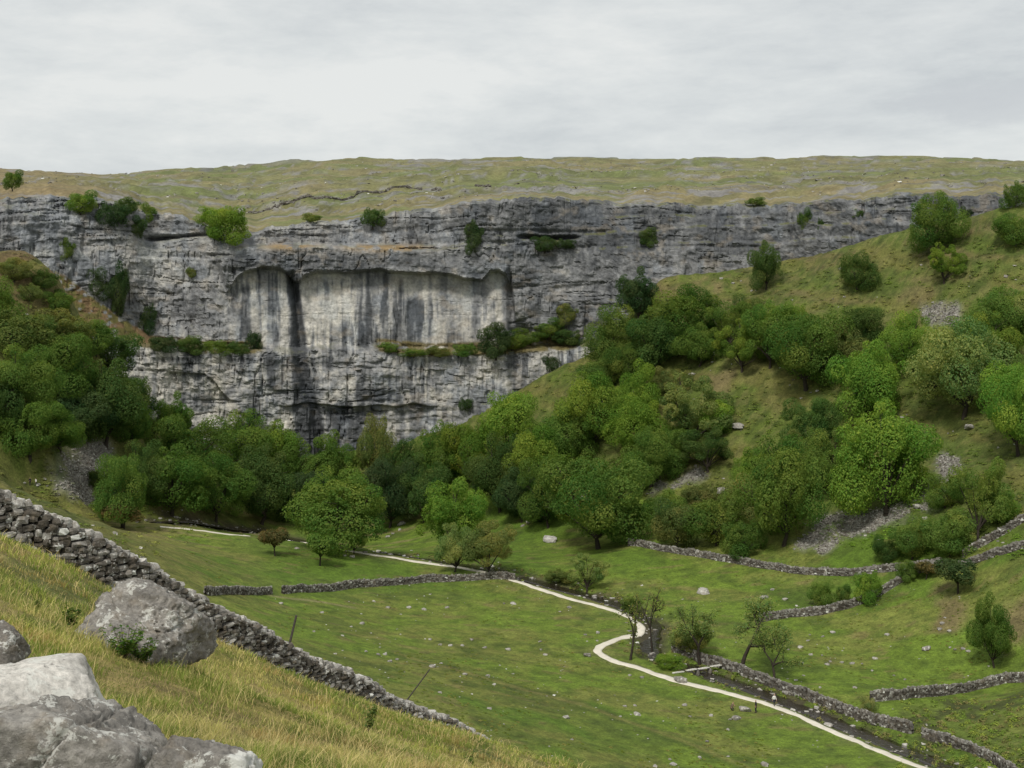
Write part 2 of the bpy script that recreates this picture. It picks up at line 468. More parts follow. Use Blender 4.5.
# ground colours: what grows or lies where
big = fbm(X / 35, Y / 35, 41, 4)
mid = fbm(X / 7, Y / 7, 43, 4)
fine = fbm(X / 2.2, Y / 2.2, 47, 3)
def col(c): return np.array(c)
def blend(base, c, m): return base + (col(c) - base) * m[..., None]
lush, lime, olive, straw, brown, dark = (0.085, 0.140, 0.017), (0.112, 0.165, 0.021), (0.085, 0.095, 0.022), (0.19, 0.155, 0.055), (0.085, 0.062, 0.034), (0.055, 0.080, 0.016)
G = np.ones(X.shape + (3,)) * col(lush)
G = blend(G, lime, ss(0.42, 0.62, big))
G = blend(G, (0.155, 0.160, 0.04), ss(0.50, 0.68, fbm(X / 16, Y / 11, 51, 4)) * 0.7)
G = blend(G, (0.135, 0.145, 0.032), ss(720, 520, PX) * ss(560, 620, PY) * ss(0.35, 0.6, mid) * 0.6)
G = blend(G, (0.15, 0.12, 0.05), ss(0.66, 0.76, fbm(X / 5, Y / 2.5, 53, 4)) * 0.6)
G = blend(G, dark, ss(0.60, 0.72, mid) * 0.55 + ss(0.66, 0.76, fine) * 0.35)
# western (left) pasture and slope drier
wl = ss(330, 60, PX + 60 * (big - 0.5)) * ss(150, 200, Y)
G = blend(G, (0.185, 0.165, 0.05), wl * 0.85 * ss(0.25, 0.5, mid))
bands = fbm(X / 18, Y / 3.2, 61, 4)
G = blend(G, (0.17, 0.14, 0.065), ss(0.56, 0.68, bands) * ss(560, 540, PY) * ss(510, 400, PX) * far * 0.7)
# slopes: olive rough grass, with brown bracken and bare patches high up
G = blend(G, (0.076, 0.096, 0.021), slope_m * far * 0.75)
G = blend(G, (0.118, 0.112, 0.032), slope_m * far * ss(0.46, 0.64, fbm(X / 13, Z / 5, 71, 4)) * 0.8)
G = blend(G, (0.075, 0.105, 0.022), slope_m * far * ss(0.55, 0.68, fbm(X / 9, Z / 6, 73, 4)) * 0.7)
G = blend(G, (0.13, 0.10, 0.05), slope_m * far * ss(0.56, 0.70, fbm(X / 10, Z / 3, 75, 4)) * 0.6 * ss(-10, 12, Z))
G = blend(G, (0.048, 0.066, 0.016), slope_m * far * ss(0.54, 0.66, fbm(X / 2.6, Y / 2.6, 77, 3)) * 0.6)
G = blend(G, (0.155, 0.145, 0.05), slope_m * far * ss(0.56, 0.68, fbm(X / 2.0, Y / 2.0, 78, 3)) * 0.45)
G = blend(G, (0.125, 0.088, 0.045), far * ss(110, 60, PX) * ss(330, 290, PY) * ss(0.40, 0.58, fbm(X / 5, Z / 3, 79, 4)) * 0.8)
G = blend(G, (0.060, 0.095, 0.015), (1 - slope_m) * far * ss(0.56, 0.68, fbm(X / 1.9, Y / 1.9, 80, 3)) * 0.5)
wpx, wpy = PX + 22 * (fbm(X / 6, Y / 6, 81, 3) - 0.5), PY + 14 * (fbm(X / 6, Y / 6, 83, 3) - 0.5)
def soft(poly, w=1.0):
    m = np.zeros(X.shape)
    for dx, dy in ((0, 0), (3, 0), (-3, 0), (0, 2), (0, -2), (5, 3), (-5, -3)):
        m += in_poly(wpx + dx, wpy + dy, poly)
    return m / 7 * w * far
scree_polys = [[(48, 470), (75, 440), (112, 440), (112, 470), (85, 492), (105, 508), (80, 502), (55, 490)],
               [(790, 545), (825, 520), (880, 508), (920, 500), (905, 520), (870, 530), (830, 550)],
               [(920, 510), (938, 482), (946, 458), (956, 458), (950, 486), (930, 512)],
               [(925, 305), (955, 302), (955, 322), (935, 325)], [(668, 490), (692, 472), (706, 466), (702, 476), (676, 490)],
               [(644, 498), (656, 482), (664, 484), (652, 502)]]
scree = np.zeros(X.shape)
for q in scree_polys: scree = np.maximum(scree, soft(q))
G = blend(G, (0.24, 0.23, 0.205), np.clip(scree * (0.25 + 0.9 * ss(0.3, 0.6, mid)), 0, 0.9))
bare = np.zeros(X.shape)
for q in ([(935, 585), (950, 580), (965, 605), (955, 635), (938, 635)], [(1000, 600), (1040, 590), (1040, 650), (1005, 640)], [(700, 375), (735, 372), (735, 395), (715, 400)],
          [(60, 262), (95, 275), (110, 320), (85, 315), (65, 300)], [(640, 288), (690, 282), (740, 280), (735, 292), (650, 300)], [(545, 330), (560, 315), (575, 325), (560, 340)]):
    bare = np.maximum(bare, soft(q))
G = blend(G, (0.15, 0.12, 0.055), np.clip(bare * 0.9 * ss(0.25, 0.55, mid), 0, 0.85))
# little worn track across the pasture, path verges and beck bed
track = [val_hit(*p) for p in [(395, 652), (450, 668), (520, 690), (580, 705), (640, 728), (700, 748), (770, 775)]]
dt = poly_dist(X, Y, track)
G = blend(G, (0.16, 0.135, 0.05), np.exp(-(dt / 0.9) ** 2) * 0.6 * far)
G = blend(G, (0.03, 0.05, 0.013), np.exp(-((dt - 1.6) / 0.7) ** 2) * 0.4 * far)
tr2 = [val_hit(*p) for p in [(268, 595), (320, 601), (352, 607)]]
G = blend(G, (0.22, 0.19, 0.10), np.exp(-(poly_dist(X, Y, tr2) / 0.9) ** 2) * 0.7 * far)
G = blend(G, (0.15, 0.135, 0.06), np.exp(-(dp / 2.6) ** 2) * 0.5 * far * ss(0.3, 0.6, fine))
G = blend(G, (0.055, 0.045, 0.03), np.exp(-(db / 3.6) ** 4) * 0.9 * far * ss(0.25, 0.45, fbm(X / 3, Y / 3, 91, 3)))
# the rough wet pasture beyond the beck wall, lower right
wet = soft([(905, 735), (900, 705), (1030, 690), (1100, 690), (1100, 800), (1020, 770)])
G = blend(G, (0.10, 0.12, 0.028), wet * 0.5)
G = blend(G, (0.045, 0.05, 0.018), wet * ss(0.45, 0.6, fbm(X / 5, Y / 5, 93, 3)) * 0.8)
# the near hillside: thatch of straw, yellow-green and green patches
NB = np.ones(X.shape + (3,)) * col((0.20, 0.175, 0.045))
NB = blend(NB, (0.24, 0.19, 0.07), ss(0.45, 0.65, fbm(X / 3, Y / 3, 101, 4)))
NB = blend(NB, (0.08, 0.105, 0.025), ss(0.5, 0.68, fbm(X / 2.2, Y / 3, 103, 4)) * 0.8)
G = G * (1 - nearm[..., None]) + NB * nearm[..., None]
V = np.stack([X, Y, Z + CZ], -1).reshape(-1, 3)
ground = obj('ground', mesh_np('ground', V, grid_faces(*X.shape), True, G.reshape(-1, 3)), M['ground'])
tag(ground, 'grassy valley floor, wooded slopes and near hillside', 'ground', kind='structure')

# ------------------------------------------------------------------ the limestone cliff
def setback(px, py, detail=True):
    rim, roof, led = rimf(px), rooff(px), ledgef(px)
    mB = ss(225, 262, px) * ss(470, 425, px)              # the upper tier stands back here
    mR = ss(222, 240, px) * ss(514, 506, px)              # the great recess under the roof
    mL = ss(95, 160, px) * ss(640, 590, px)               # the ledge above the lower tier
    s = (440 - py) * 0.035
    lw = led + 4 * (vn(px / 9, 0, 5) - 0.5) + 5 * (vn(px / 30, 1, 6) - 0.5)
    s = s + 8.5 * mL * ss(lw + 3, lw - 5, py) + 4.0 * ss(lw + 6, lw - 6, py) * (1 - mL)
    rw = roof + 3 * (vn(px / 14, 2, 7) - 0.5)
    fall = ss(rw - 1.0, rw + 1.6, py)
    mW = ss(150, 262, px) * ss(620, 480, px)              # the brow above the roof dies out gently to both sides
    up = ss(2, 20, rw - py)
    s = s - 6.0 * (mR * (1 - up) + mW * up) * (1 - fall) - 1.2 * mR * (1 - fall) * ss(0.4, 0.7, vn(px / 45, 3, 7))
    s = s - 2.0 * mR * fall * ss(0, 60, py - rw)          # recess is deepest just under the roof
    # lower roof line
    lr = 404 + 5 * (vn(px / 18, 4, 9) - 0.5)
    s = s + 1.6 * ss(lr - 1, lr + 1.5, py) * ss(265, 300, px) * ss(450, 420, px)
    ar = np.interp(px, [160, 170, 205, 215, 222, 232], [374, 372, 374, 382, 392, 402])
    s = s + 1.8 * ss(ar - 1, ar + 1.5, py) * ss(162, 172, px) * ss(238, 226, px) * ss(425, 400, py)
    # chimney groove at the water-streak
    gx = np.interp(py, [270, 300, 340, 365, 385, 410, 440], [292, 296, 300, 301, 306, 314, 319])
    s = s + 4.0 * np.exp(-((px - gx) / (3.5 + 2 * ss(300, 360, py))) ** 2) * ss(268, 276, py)
    # upper tier
    tb = np.interp(px, [230, 260, 300, 350, 400, 440], [246, 247, 246, 246, 247, 248])
    s = s + 15 * mB * ss(tb + 1, tb - 8, py)
    # the grassy western slope runs up over the top of the lower tier
    sl = np.interp(px, [30, 60, 100, 150, 200, 240], [262, 268, 300, 336, 350, 352])
    s = s + 14 * np.clip((led - py) / np.maximum(led - sl, 3), 0, 1) * ss(-260, 60, px) * ss(225, 150, px)
    # dark undercut slits
    for (xa, xb, yy, dp_) in ((395, 442, 247.0, 7.0), (300, 345, 243.0, 3.0), (520, 578, 236, 4.5), (145, 215, 231, 4.5), (455, 520, 240, 1.0), (560, 760, 245, 0.8), (430, 640, 229, 0.9), (250, 330, 231, 0.8)):
        yc = yy + 3 * (vn(px / 25, yy, 3) - 0.5)
        s = s + dp_ * np.exp(-((py - yc) / 2.0) ** 2) * ss(xa - 6, xa + 6, px) * ss(xb + 6, xb - 6, px)
    # stepped pale ledges of the western crag, and a broken step high on the eastern side
    for yy, a_ in ((194, 2.2), (200, 2.4), (207, 2.2), (214, 1.6)):
        yc = yy + 5 * (vn(px / 20, yy, 13) - 0.5)
        s = s + a_ * ss(yc + 2, yc - 2, py) * ss(150, 120, px)
    for yy, a_ in ((234, 1.5), (243, 1.6), (252, 1.5), (225, 1.4)):
        yc = yy + (px - 150) * 0.06 + 4 * (vn(px / 16, yy, 14) - 0.5)
        s = s + a_ * ss(yc + 1.5, yc - 1.5, py) * ss(130, 150, px) * ss(250, 235, px)
    for yy, a_ in ((222, 1.8), (208, 1.5), (238, 1.6)):
        yc = yy + (py * 0) + (800 - px) * 0.035 + 6 * (vn(px / 26, yy, 15) - 0.5)
        s = s + a_ * ss(yc + 2, yc - 2, py) * ss(560, 620, px)
    if detail:
        wz = py + 9 * (fbm(px / 45, py / 60, 201, 3) - 0.5)
        bm_ = ss(0.35, 0.65, fbm(px / 50, py / 16, 202, 3))               # bedding shows only in places
        bed = (vn(wz / 7.5, px / 120, 203) * 1.0 + vn(wz / 2.8, px / 45, 205) * 0.45) * (0.25 + 0.75 * bm_)
        blk = np.abs(fbm(px / 15, py / 19, 207, 4) - 0.5) * 4.6
        cm_ = ss(0.5, 0.7, fbm(px / 28, py / 30, 208, 3))
        crk = (ss(0.66, 0.84, vn(px / 5.5 + 1.5 * vn(py / 22, px / 30, 6), py / 40, 209)) * 1.6 + ss(0.72, 0.88, vn(px / 2.6 + vn(py / 12, px / 20, 6), py / 18, 211)) * 0.9) * (0.25 + 0.75 * cm_)
        smooth = mR * fall * ss(led - 2, led - 10, py)
        q = 1 - 0.45 * smooth
        s = s + (bed * (1 - 0.85 * smooth) + blk * 0.32 * q + crk * (0.8 - 0.3 * smooth)) - 2.2
        s = s + (fbm(px / 60, py / 90, 213, 3) - 0.5) * 7 * (1 - 0.4 * smooth)
        s = s + (fbm(px / 3.4, py / 3.0, 215, 3) - 0.5) * 0.7 * q
        s = s + (fbm(px / 9, py / 7, 217, 3) - 0.5) * 0.9 * q
        wx_ = px + 7 * (fbm(px / 25, py / 25, 221, 3) - 0.5)
        wy_ = py + 5 * (fbm(px / 30, py / 20, 223, 3) - 0.5)
        bi, bj = np.floor(wy_ / 6.5), 0
        bx_ = np.floor(wx_ / 8.5 + 0.5 * (bi % 2) + 3 * _h(bi, bi * 0, 225))
        bs, bt = np.floor(wy_ / 3.1), np.floor(wx_ / 4.3 + 0.37 * np.floor(wy_ / 3.1))
        bmk = (0.3 + 0.7 * ss(0.42, 0.6, fbm(px / 40, py / 22, 227, 3))) * (1 - 0.88 * smooth)
        s = s + ((_h(bx_, bi, 229) - 0.5) * 1.05 + (_h(bt, bs, 231) - 0.5) * 0.45) * bmk * (1 - 0.35 * ss(480, 560, px))
        jn = np.exp(-((fbm(px / 13, py / 55, 233, 3) - 0.5) / 0.014) ** 2) * ss(0.45, 0.6, vn(px / 30, py / 25, 235))
        bd_ = np.exp(-((fbm(px / 120, py / 11, 237, 3) - 0.5) / 0.018) ** 2) * ss(0.40, 0.55, vn(px / 45, py / 14, 239))
        s = s + (1.0 * jn + 1.0 * bd_) * (1 - 0.8 * smooth) * (1 - 0.4 * ss(480, 560, px))
    return s
cpx = np.arange(-400, 1420, 1.25)
NR = 265
tt = np.linspace(0, 1, NR)
CPX, T = np.meshgrid(cpx, tt)
rimn = rimf(CPX) + 3.2 * (vn(CPX / 7, 0, 301) - 0.5) + 4 * (vn(CPX / 24, 0, 303) - 0.5) + 1.6 * (vn(CPX / 2.5, 0, 305) - 0.5)
CPY = rimn + T * (505 - rimn)
SB = setback(CPX, CPY)
CD = d0f(CPX) + SB
# rounded lip
lip = ss(3.5, 0, CPY - rimn)
CD = CD + lip * 1.8
CZm = (H0 - CPY) / F * d0f(CPX)          # heights fixed at the reference distance, so tiers stay level
def cliff_at(px, py):
    """a point on the (undetailed) face for a picture position"""
    d = d0f(px) + setback(np.array([float(px)]), np.array([float(py)]), False)[0]
    zt = (H0 - py) / F * d
    pyr = H0 - zt * F / d0f(px)
    d = d0f(px) + setback(np.array([float(px)]), np.array([float(pyr)]), False)[0]
    return np.array([(px - CX) / F * d, d, (H0 - py) / F * d])
CX_ = (CPX - CX) / F * CD
# colours of the rock
x_, y_ = CPX, CPY
mR = ss(222, 240, x_) * ss(516, 506, x_)
inrec = mR * ss(rooff(x_) - 1, rooff(x_) + 3, y_) * ss(ledgef(x_) + 2, ledgef(x_) - 4, y_)
low = ss(ledgef(x_) - 3, ledgef(x_) + 3, y_) * ss(120, 160, x_) * ss(620, 560, x_)
hi = ss(ledgef(x_), ledgef(x_) - 4, y_) * (1 - inrec)
tone = 0.45 - 0.075 * (1 - inrec) * (1 - 0.4 * low) + 0.42 * (fbm(x_ / 34, y_ / 24, 401, 4) - 0.5)
tone += 0.42 * (fbm(x_ / 7, y_ / 7, 403, 4) - 0.5)
tone += 0.30 * (fbm(x_ / 2.4, y_ / 3.4, 404, 2) - 0.5)
tone += 0.10 * (vn(y_ / 3.2 + 3 * vn(x_ / 30, y_ / 40, 4), x_ / 70, 405) - 0.5)
tone += 0.32 * inrec + 0.30 * low * ss(0.38, 0.6, fbm(x_ / 26, y_ / 12, 411, 3))
st1 = vn(x_ / 3.6 + 1.6 * fbm(x_ / 20, y_ / 24, 3, 2), y_ / 60, 407)
st2 = vn(x_ / 1.8 + 1.2 * fbm(x_ / 12, y_ / 14, 5, 2), y_ / 26, 409)
st3 = vn(x_ / 12 + 0.7 * vn(x_ / 30, y_ / 30, 7), y_ / 120, 413)
streak = 0.42 * ss(0.58, 0.85, st1) + 0.36 * ss(0.62, 0.9, st2) + 0.36 * ss(0.58, 0.82, st3)
tone -= streak * (0.18 + 0.62 * np.maximum(inrec, 0.75 * low)) * (0.4 + 1.1 * ss(0.35, 0.6, fbm(x_ / 30, y_ / 26, 415, 3)))
# fascia over the recess and upper tiers are grey
tone -= 0.20 * mR * ss(rooff(x_), rooff(x_) - 4, y_) * ss(248, 256, y_)
tone -= 0.13 * ss(430, 470, x_) * ss(262, 240, y_)
tone -= 0.10 * ss(500, 540, x_) * ss(345, 300, y_)
tone += 0.10 * ss(240, 200, x_) * ss(215, 250, y_)
# dark water stain down the chimney, and other named stains
gx = np.interp(y_, [270, 300, 340, 365, 385, 410, 440], [292, 295, 298, 299, 302, 306, 310])
gw = np.interp(y_, [266, 275, 300, 330, 360, 385, 412, 440], [6, 7, 6.5, 8, 8.5, 10, 13, 14])
jag = 5.0 * (fbm(x_ / 4, y_ / 12, 421, 3) - 0.5)
stain = ss(gw + 2, gw - 3, np.abs(x_ - gx) + jag) * ss(266, 274, y_)
inner = ss(5, 3, np.abs(x_ - gx) + jag) * ss(360, 400, y_) * ss(415, 408, y_)
tone -= 0.85 * stain - 0.2 * inner
crack = np.exp(-((x_ - np.interp(y_, [330, 360, 385, 412], [298, 300, 307, 316]) + jag * .4) / 2.2) ** 2) * ss(335, 355, y_) * ss(416, 408, y_) + np.exp(-((x_ - np.interp(y_, [360, 412], [299, 293]) + jag * .3) / 1.2) ** 2) * ss(358, 366, y_) * ss(412, 404, y_)
tone -= 0.35 * np.clip(crack, 0, 1)
for xc, w_, ya, yb, am in ((368, 2.2, 272, 345, .5), (380, 9, 272, 312, .34), (272, 4, 276, 318, .35), (246, 4.5, 285, 335, .4), (233, 2.0, 285, 320, .4), (443, 4, 272, 300, .35), (476, 4.5, 275, 345, .35), (506, 3.5, 280, 345, .4), (338, 9, 325, 346, .4), (492, 3, 300, 340, .25),
                           (395, 2.0, 290, 345, .35), (410, 3, 300, 345, .3), (455, 6, 280, 345, .22), (430, 2, 275, 345, .3), (357, 2, 385, 405, .4), (318, 6, 408, 440, .45), (345, 12, 408, 440, .28), (400, 5, 405, 440, .3), (520, 20, 270, 330, .15), (195, 20, 285, 325, .16)):
    tone -= am * ss(w_ + 1.5, w_ - 1.5, np.abs(x_ - xc) + 2.6 * (fbm(x_ / 3, y_ / 20, 431, 3) - 0.5)) * ss(ya - 6, ya + 4, y_) * ss(yb + 12, yb - 8, y_)
for xc, yc, rx, ry, am in ((492, 305, 9, 30, .25), (405, 300, 18, 24, .15), (325, 320, 26, 22, .12), (285, 428, 16, 12, .3), (120, 375, 18, 18, .22), (155, 345, 22, 16, .18), (40, 250, 40, 4, .25), (470, 350, 60, 5, .2), (590, 352, 12, 5, .25), (565, 268, 8, 8, .3), (520, 310, 4, 14, .25), (220, 395, 6, 14, .25), (400, 425, 14, 14, .2), (275, 320, 20, 14, .18), (150, 250, 20, 20, .14), (735, 272, 40, 5, .2), (900, 225, 14, 10, .12), (620, 200, 150, 2.5, .1)):
    tone += am * np.exp(-((x_ - xc) / rx) ** 2 - ((y_ - yc) / ry) ** 2) * (0.5 + fbm(x_ / 5, y_ / 12, 441, 3))
tone = np.clip(tone, 0.02, 1)
dkc, mdc, ltc = col((0.068, 0.072, 0.076)), col((0.205, 0.207, 0.206)), col((0.50, 0.475, 0.415))
R = np.where(tone[..., None] < 0.4, dkc + (mdc - dkc) * (tone / 0.4)[..., None], mdc + (ltc - mdc) * ((tone - 0.4) / 0.6)[..., None])
bl = ss(0.55, 0.7, fbm(x_ / 18, y_ / 30, 451, 3))
R = R * (1 + bl[..., None] * (col((0.95, 0.99, 1.04)) - 1))
wm = ss(0.60, 0.76, fbm(x_ / 12, y_ / 9, 453, 4)) * 0.5
R = R + (col((0.30, 0.24, 0.16)) - R) * wm[..., None] * 0.45
# grass and moss where the face lies back into ledges
dsb = -np.gradient(CD, axis=0) / np.maximum(1e-3, -np.gradient(CZm, axis=0))
flatm = ss(0.9, 2.2, dsb)
veg = np.clip(flatm * ss(0.45, 0.60, fbm(x_ / 9, y_ / 6, 461, 3)), 0, 1)
veg *= 0.35 + 0.65 * ss(430, 480, x_ + 0 * y_) 
R = R + (col((0.10, 0.105, 0.03)) - R) * (veg * 0.8)[..., None]
ledge_g = ss(4, 0.5, np.abs(y_ - ledgef(x_) + 4.0) - 4.0) * (ss(372, 382, x_) + ss(100, 130, x_) * ss(268, 255, x_)) * ss(600, 560, x_)
R = R + (col((0.13, 0.105, 0.04)) - R) * np.clip(1.2 * ledge_g * ss(0.3, 0.5, fbm(x_ / 7, y_ / 4, 463, 3)), 0, .9)[..., None]
slp = np.interp(x_, [30, 60, 100, 150, 200, 240], [262, 268, 300, 336, 350, 352])
sg = ss(-1, 3, y_ - slp + 6 * (fbm(x_ / 6, y_ / 6, 467, 3) - .5)) * ss(0, 3, ledgef(x_) - y_) * ss(50, 62, x_) * ss(225, 190, x_)
sgc = col((0.105, 0.095, 0.03)) + (col((0.15, 0.10, 0.05)) - col((0.105, 0.095, 0.03))) * ss(0.45, 0.6, fbm(x_ / 8, y_ / 5, 469, 3))[..., None]
R = R + (sgc - R) * (sg * ss(0.30, 0.40, fbm(x_ / 5, y_ / 4, 471, 3)))[..., None]
org = np.maximum(np.exp(-((x_ - 385) / 40) ** 2 - ((y_ - 245.5) / 5) ** 2), np.exp(-((x_ - 290) / 24) ** 2 - ((y_ - 244) / 5) ** 2))
R = R + (col((0.24, 0.165, 0.075)) - R) * np.clip(org * 1.2 * ss(0.3, 0.6, fbm(x_ / 8, y_ / 4, 465, 3)), 0, .85)[..., None]
V = np.stack([CX_, CD, CZm + CZ], -1)
# extra rows lying back from the lip, as broken limestone pavement
ext, extc = [], []
for j, (dd, dz) in enumerate(((14, 1.2), (7, 0.7), (3, 0.3))):
    e = V[0].copy()
    s_ = (e[:, 1] + dd) / e[:, 1]
    e[:, 0] *= s_; e[:, 1] += dd
    e[:, 2] += dz * (0.5 + vn(cpx / 6, j, 311)) - 0.9 * (j == 0)
    ext.append(e)
    extc.append(R[0] * 0.8 + col((0.12, 0.11, 0.05)) * 0.2)
V2 = np.concatenate([np.array(ext), V], 0)
R2 = np.concatenate([np.array(extc), R], 0)
cliff = obj('cliff', mesh_np('cliff', V2.reshape(-1, 3), grid_faces(NR + 3, len(cpx)), False, R2.reshape(-1, 3)), M['cliff'])
tag(cliff, 'curved grey limestone cliff streaked pale and black', 'cliff', kind='structure')

# ------------------------------------------------------------------ the moor above the cliff
rim_d = CD[0]
rim_z = CZm[0]
mpx = np.arange(-400, 1420, 3.0)
rd = np.interp(mpx, cpx, rim_d) + 3.0
hor = K([-400, -100, 0, 30, 60, 100, 130, 200, 240, 265, 290, 330, 400, 440, 520, 640, 760, 900, 960, 1024, 1150, 1400], [176, 172, 172, 174, 176, 178, 176, 170, 167.5, 167, 163, 161, 162, 162, 160, 161.5, 160, 159.5, 161, 163, 165, 172])
MD = np.r_[np.linspace(0, 30, 16)[:-1], np.geomspace(30, 640, 90), np.geomspace(680, 3200, 14)]
MPX, MO = np.meshgrid(mpx, MD)
MY = rd[None, :] + MO
MXx = (MPX - CX) / F * MY
tfrac = np.clip(MO / 640.0, 0, 1)
rpy = (H0 - np.interp(mpx, cpx, H0 - rim_z * F / (rim_d)))[None, :]
rim_py = H0 - np.interp(mpx, cpx, rim_z) * F / np.interp(mpx, cpx, rim_d)
mid_off = lerp(rim_py, hor(mpx), 0.62)
prof = np.where(tfrac < 0.28, rim_py[None, :] + (mid_off - rim_py)[None, :] * (tfrac / 0.28), mid_off[None, :] + (hor(mpx) - mid_off)[None, :] * ss(0.28, 1.0, tfrac) ** 0.8)
MZ = (H0 - prof) / F * MY
beyond = np.maximum(0, MO - 640)
MZ = np.where(MO > 640, ((H0 - hor(mpx)) / F * (rd + 640))[None, :] - beyond * 0.01, MZ)
am = ss(2, 25, MO)
MZ = MZ - 0.7 * (1 - am) + am * ((fbm(MXx / 30, MY / 60, 501, 4) - 0.5) * 4.0 * ss(0, 120, MO) * (1 - 0.4 * ss(400, 640, MO)) + (fbm(MXx / 8, MY / 8, 503, 3) - 0.5) * 1.1)
# low limestone scars crossing the moor
scar = fbm(MXx / 55, MY / 20, 505, 4)
MZ = MZ + am * 1.8 * ss(0.50, 0.56, scar) * ss(15, 60, MO) + am * 1.2 * ss(0.62, 0.66, scar)
mg = np.ones(MPX.shape + (3,)) * col((0.160, 0.156, 0.070))
mg = blend(mg, (0.128, 0.146, 0.055), ss(0.42, 0.62, fbm(MXx / 70, MY / 60, 511, 4)))
mg = blend(mg, (0.19, 0.160, 0.085), np.clip(ss(0.50, 0.66, fbm(MXx / 45, MY / 22, 513, 4)) * 0.7 + ss(90, 20, MO) * ss(0.35, 0.6, fbm(MXx / 20, MY / 12, 515, 3)) * 0.8, 0, .9))
oc = np.exp(-((fbm(MXx / 90, MY / 26, 521, 4) - 0.5) / 0.010) ** 2) * ss(0.42, 0.55, vn(MXx / 35, MY / 20, 523))
mg = blend(mg, (0.13, 0.13, 0.125), np.clip(oc, 0, .85) * am)
mg = blend(mg, (0.085, 0.09, 0.04), ss(0.58, 0.70, fbm(MXx / 9, MY / 14, 525, 3)) * 0.5)
mg = blend(mg, (0.20, 0.15, 0.085), ss(160, 40, MPX) * 0.6)
mg = blend(mg, (0.19, 0.185, 0.18), np.clip(np.exp(-((scar - 0.545) / 0.018) ** 2) + ss(0.66, 0.72, fbm(MXx / 16, MY / 9, 517, 4)) * (0.4 + 0.6 * ss(120, 20, MO)) + ss(560, 640, MO) * ss(0.45, 0.6, fbm(MXx / 60, 0, 519, 3)) * 0.7 + ss(10, 2, MO), 0, 0.9))
Vm = np.stack([MXx, MY, MZ + CZ], -1).reshape(-1, 3)
moor = obj('moorland', mesh_np('moorland', Vm, grid_faces(*MPX.shape), True, mg.reshape(-1, 3)), M['moor'])
tag(moor, 'rolling tussocky moor with limestone scars above the cliff', 'moor', kind='structure')
def moor_hit(px, py):
    j = int(np.clip(round((px - mpx[0]) / 3.0), 0, len(mpx) - 1))
    ok = (H0 - MZ[:, j] * F / MY[:, j]) <= py
    i = int(np.argmax(ok)) if ok.any() else 40
    return np.array([(px - CX) / F * MY[i, j], MY[i, j], MZ[i, j]])

# ------------------------------------------------------------------ stones
def ico(sub):
    bm = bmesh.new()
    bmesh.ops.create_icosphere(bm, subdivisions=sub, radius=1)
    V = np.array([v.co[:] for v in bm.verts])
    Fc = np.array([[v.index for v in f.verts] for f in bm.faces])
    bm.free()
    return V, Fc
ICO = {k_: ico(k_) for k_ in (2, 3, 4, 6)}
def n3(v, s, seed):
    return (fbm(v[:, 0] * s + 3.3, v[:, 1] * s + v[:, 2] * s * 0.61, seed, 4) + fbm(v[:, 1] * s - 7, v[:, 2] * s + v[:, 0] * s * 0.37, seed + 50, 4)) / 2 - 0.5
def rock_verts(sub, seed, size, planes=9, sharp=9.0, rough=0.06, cracks=0.0, extra=(), grooves=()):
    """a faceted limestone block: soft intersection of half-spaces, roughened"""
    r_ = np.random.default_rng(seed)
    V, Fc = ICO[sub]
    nn = r_.normal(size=(planes, 3))
    nn /= np.linalg.norm(nn, axis=1)[:, None]
    hh = r_.uniform(0.62, 0.95, planes)
    ax = np.array([[1, 0, 0], [-1, 0, 0], [0, 1, 0], [0, -1, 0], [0, 0, 1], [0, 0, -1]]) + r_.normal(0, .13, (6, 3))
    ax /= np.linalg.norm(ax, axis=1)[:, None]
    nn = np.r_[nn, ax]; hh = np.r_[hh, np.full(6, 0.86)]
    for e in extra:
        v = np.array(e[:3], float)
        nn = np.r_[nn, [v / np.linalg.norm(v)]]; hh = np.r_[hh, e[3]]
    dt_ = V @ nn.T / hh
    r = 1 / (np.sum(np.maximum(dt_, 0) ** sharp, 1) ** (1 / sharp) + 1e-6)
    r = np.minimum(r, 1.5)
    r = r * (1 + rough * 2.2 * n3(V, 1.7, seed) + rough * 1.3 * n3(V, 4.5, seed + 3) + rough * 0.8 * n3(V, 12, seed + 5))
    if sub >= 6:
        rg = 1 - np.abs(n3(V, 2.6, seed + 21)) * 6
        rg2 = 1 - np.abs(n3(V, 6.5, seed + 23)) * 6
        r = r * (1 + rough * 0.55 * np.maximum(rg, -0.5) + rough * 0.32 * np.maximum(rg2, -0.5))
        for sc_, o_, a_ in ((1.5, 41, 0.7), (2.6, 43, 0.25), (6.0, 45, 0.10)):
            st_ = n3(V, sc_, seed + o_)
            r = r + rough * a_ * (ss(-0.006, 0.006, st_) - 0.5) + rough * a_ * 0.4 * (ss(0.10, 0.108, st_) - 0.5)
        pit = n3(V, 17, seed + 25)
        r = r - rough * 0.5 * ss(0.10, 0.20, pit)
        for gx_, gy_, gz_, c_, w_, dep in grooves:
            f_ = V @ np.array([gx_, gy_, gz_]) - c_ + 0.10 * n3(V, 2.5, seed + 31) + 0.05 * n3(V, 9, seed + 33)
            r = r - dep * np.exp(-(f_ / w_) ** 2)
        r = r * (1 + rough * 0.45 * n3(V, 33, seed + 9))
    if cracks:
        c1 = np.abs(n3(V, 1.6, seed + 11)); c2 = np.abs(n3(V, 2.3, seed + 17))
        r = r - cracks * np.exp(-(c1 / 0.012) ** 2) - cracks * 0.6 * np.exp(-(c2 / 0.010) ** 2)
    return V * r[:, None] * np.array(size), Fc
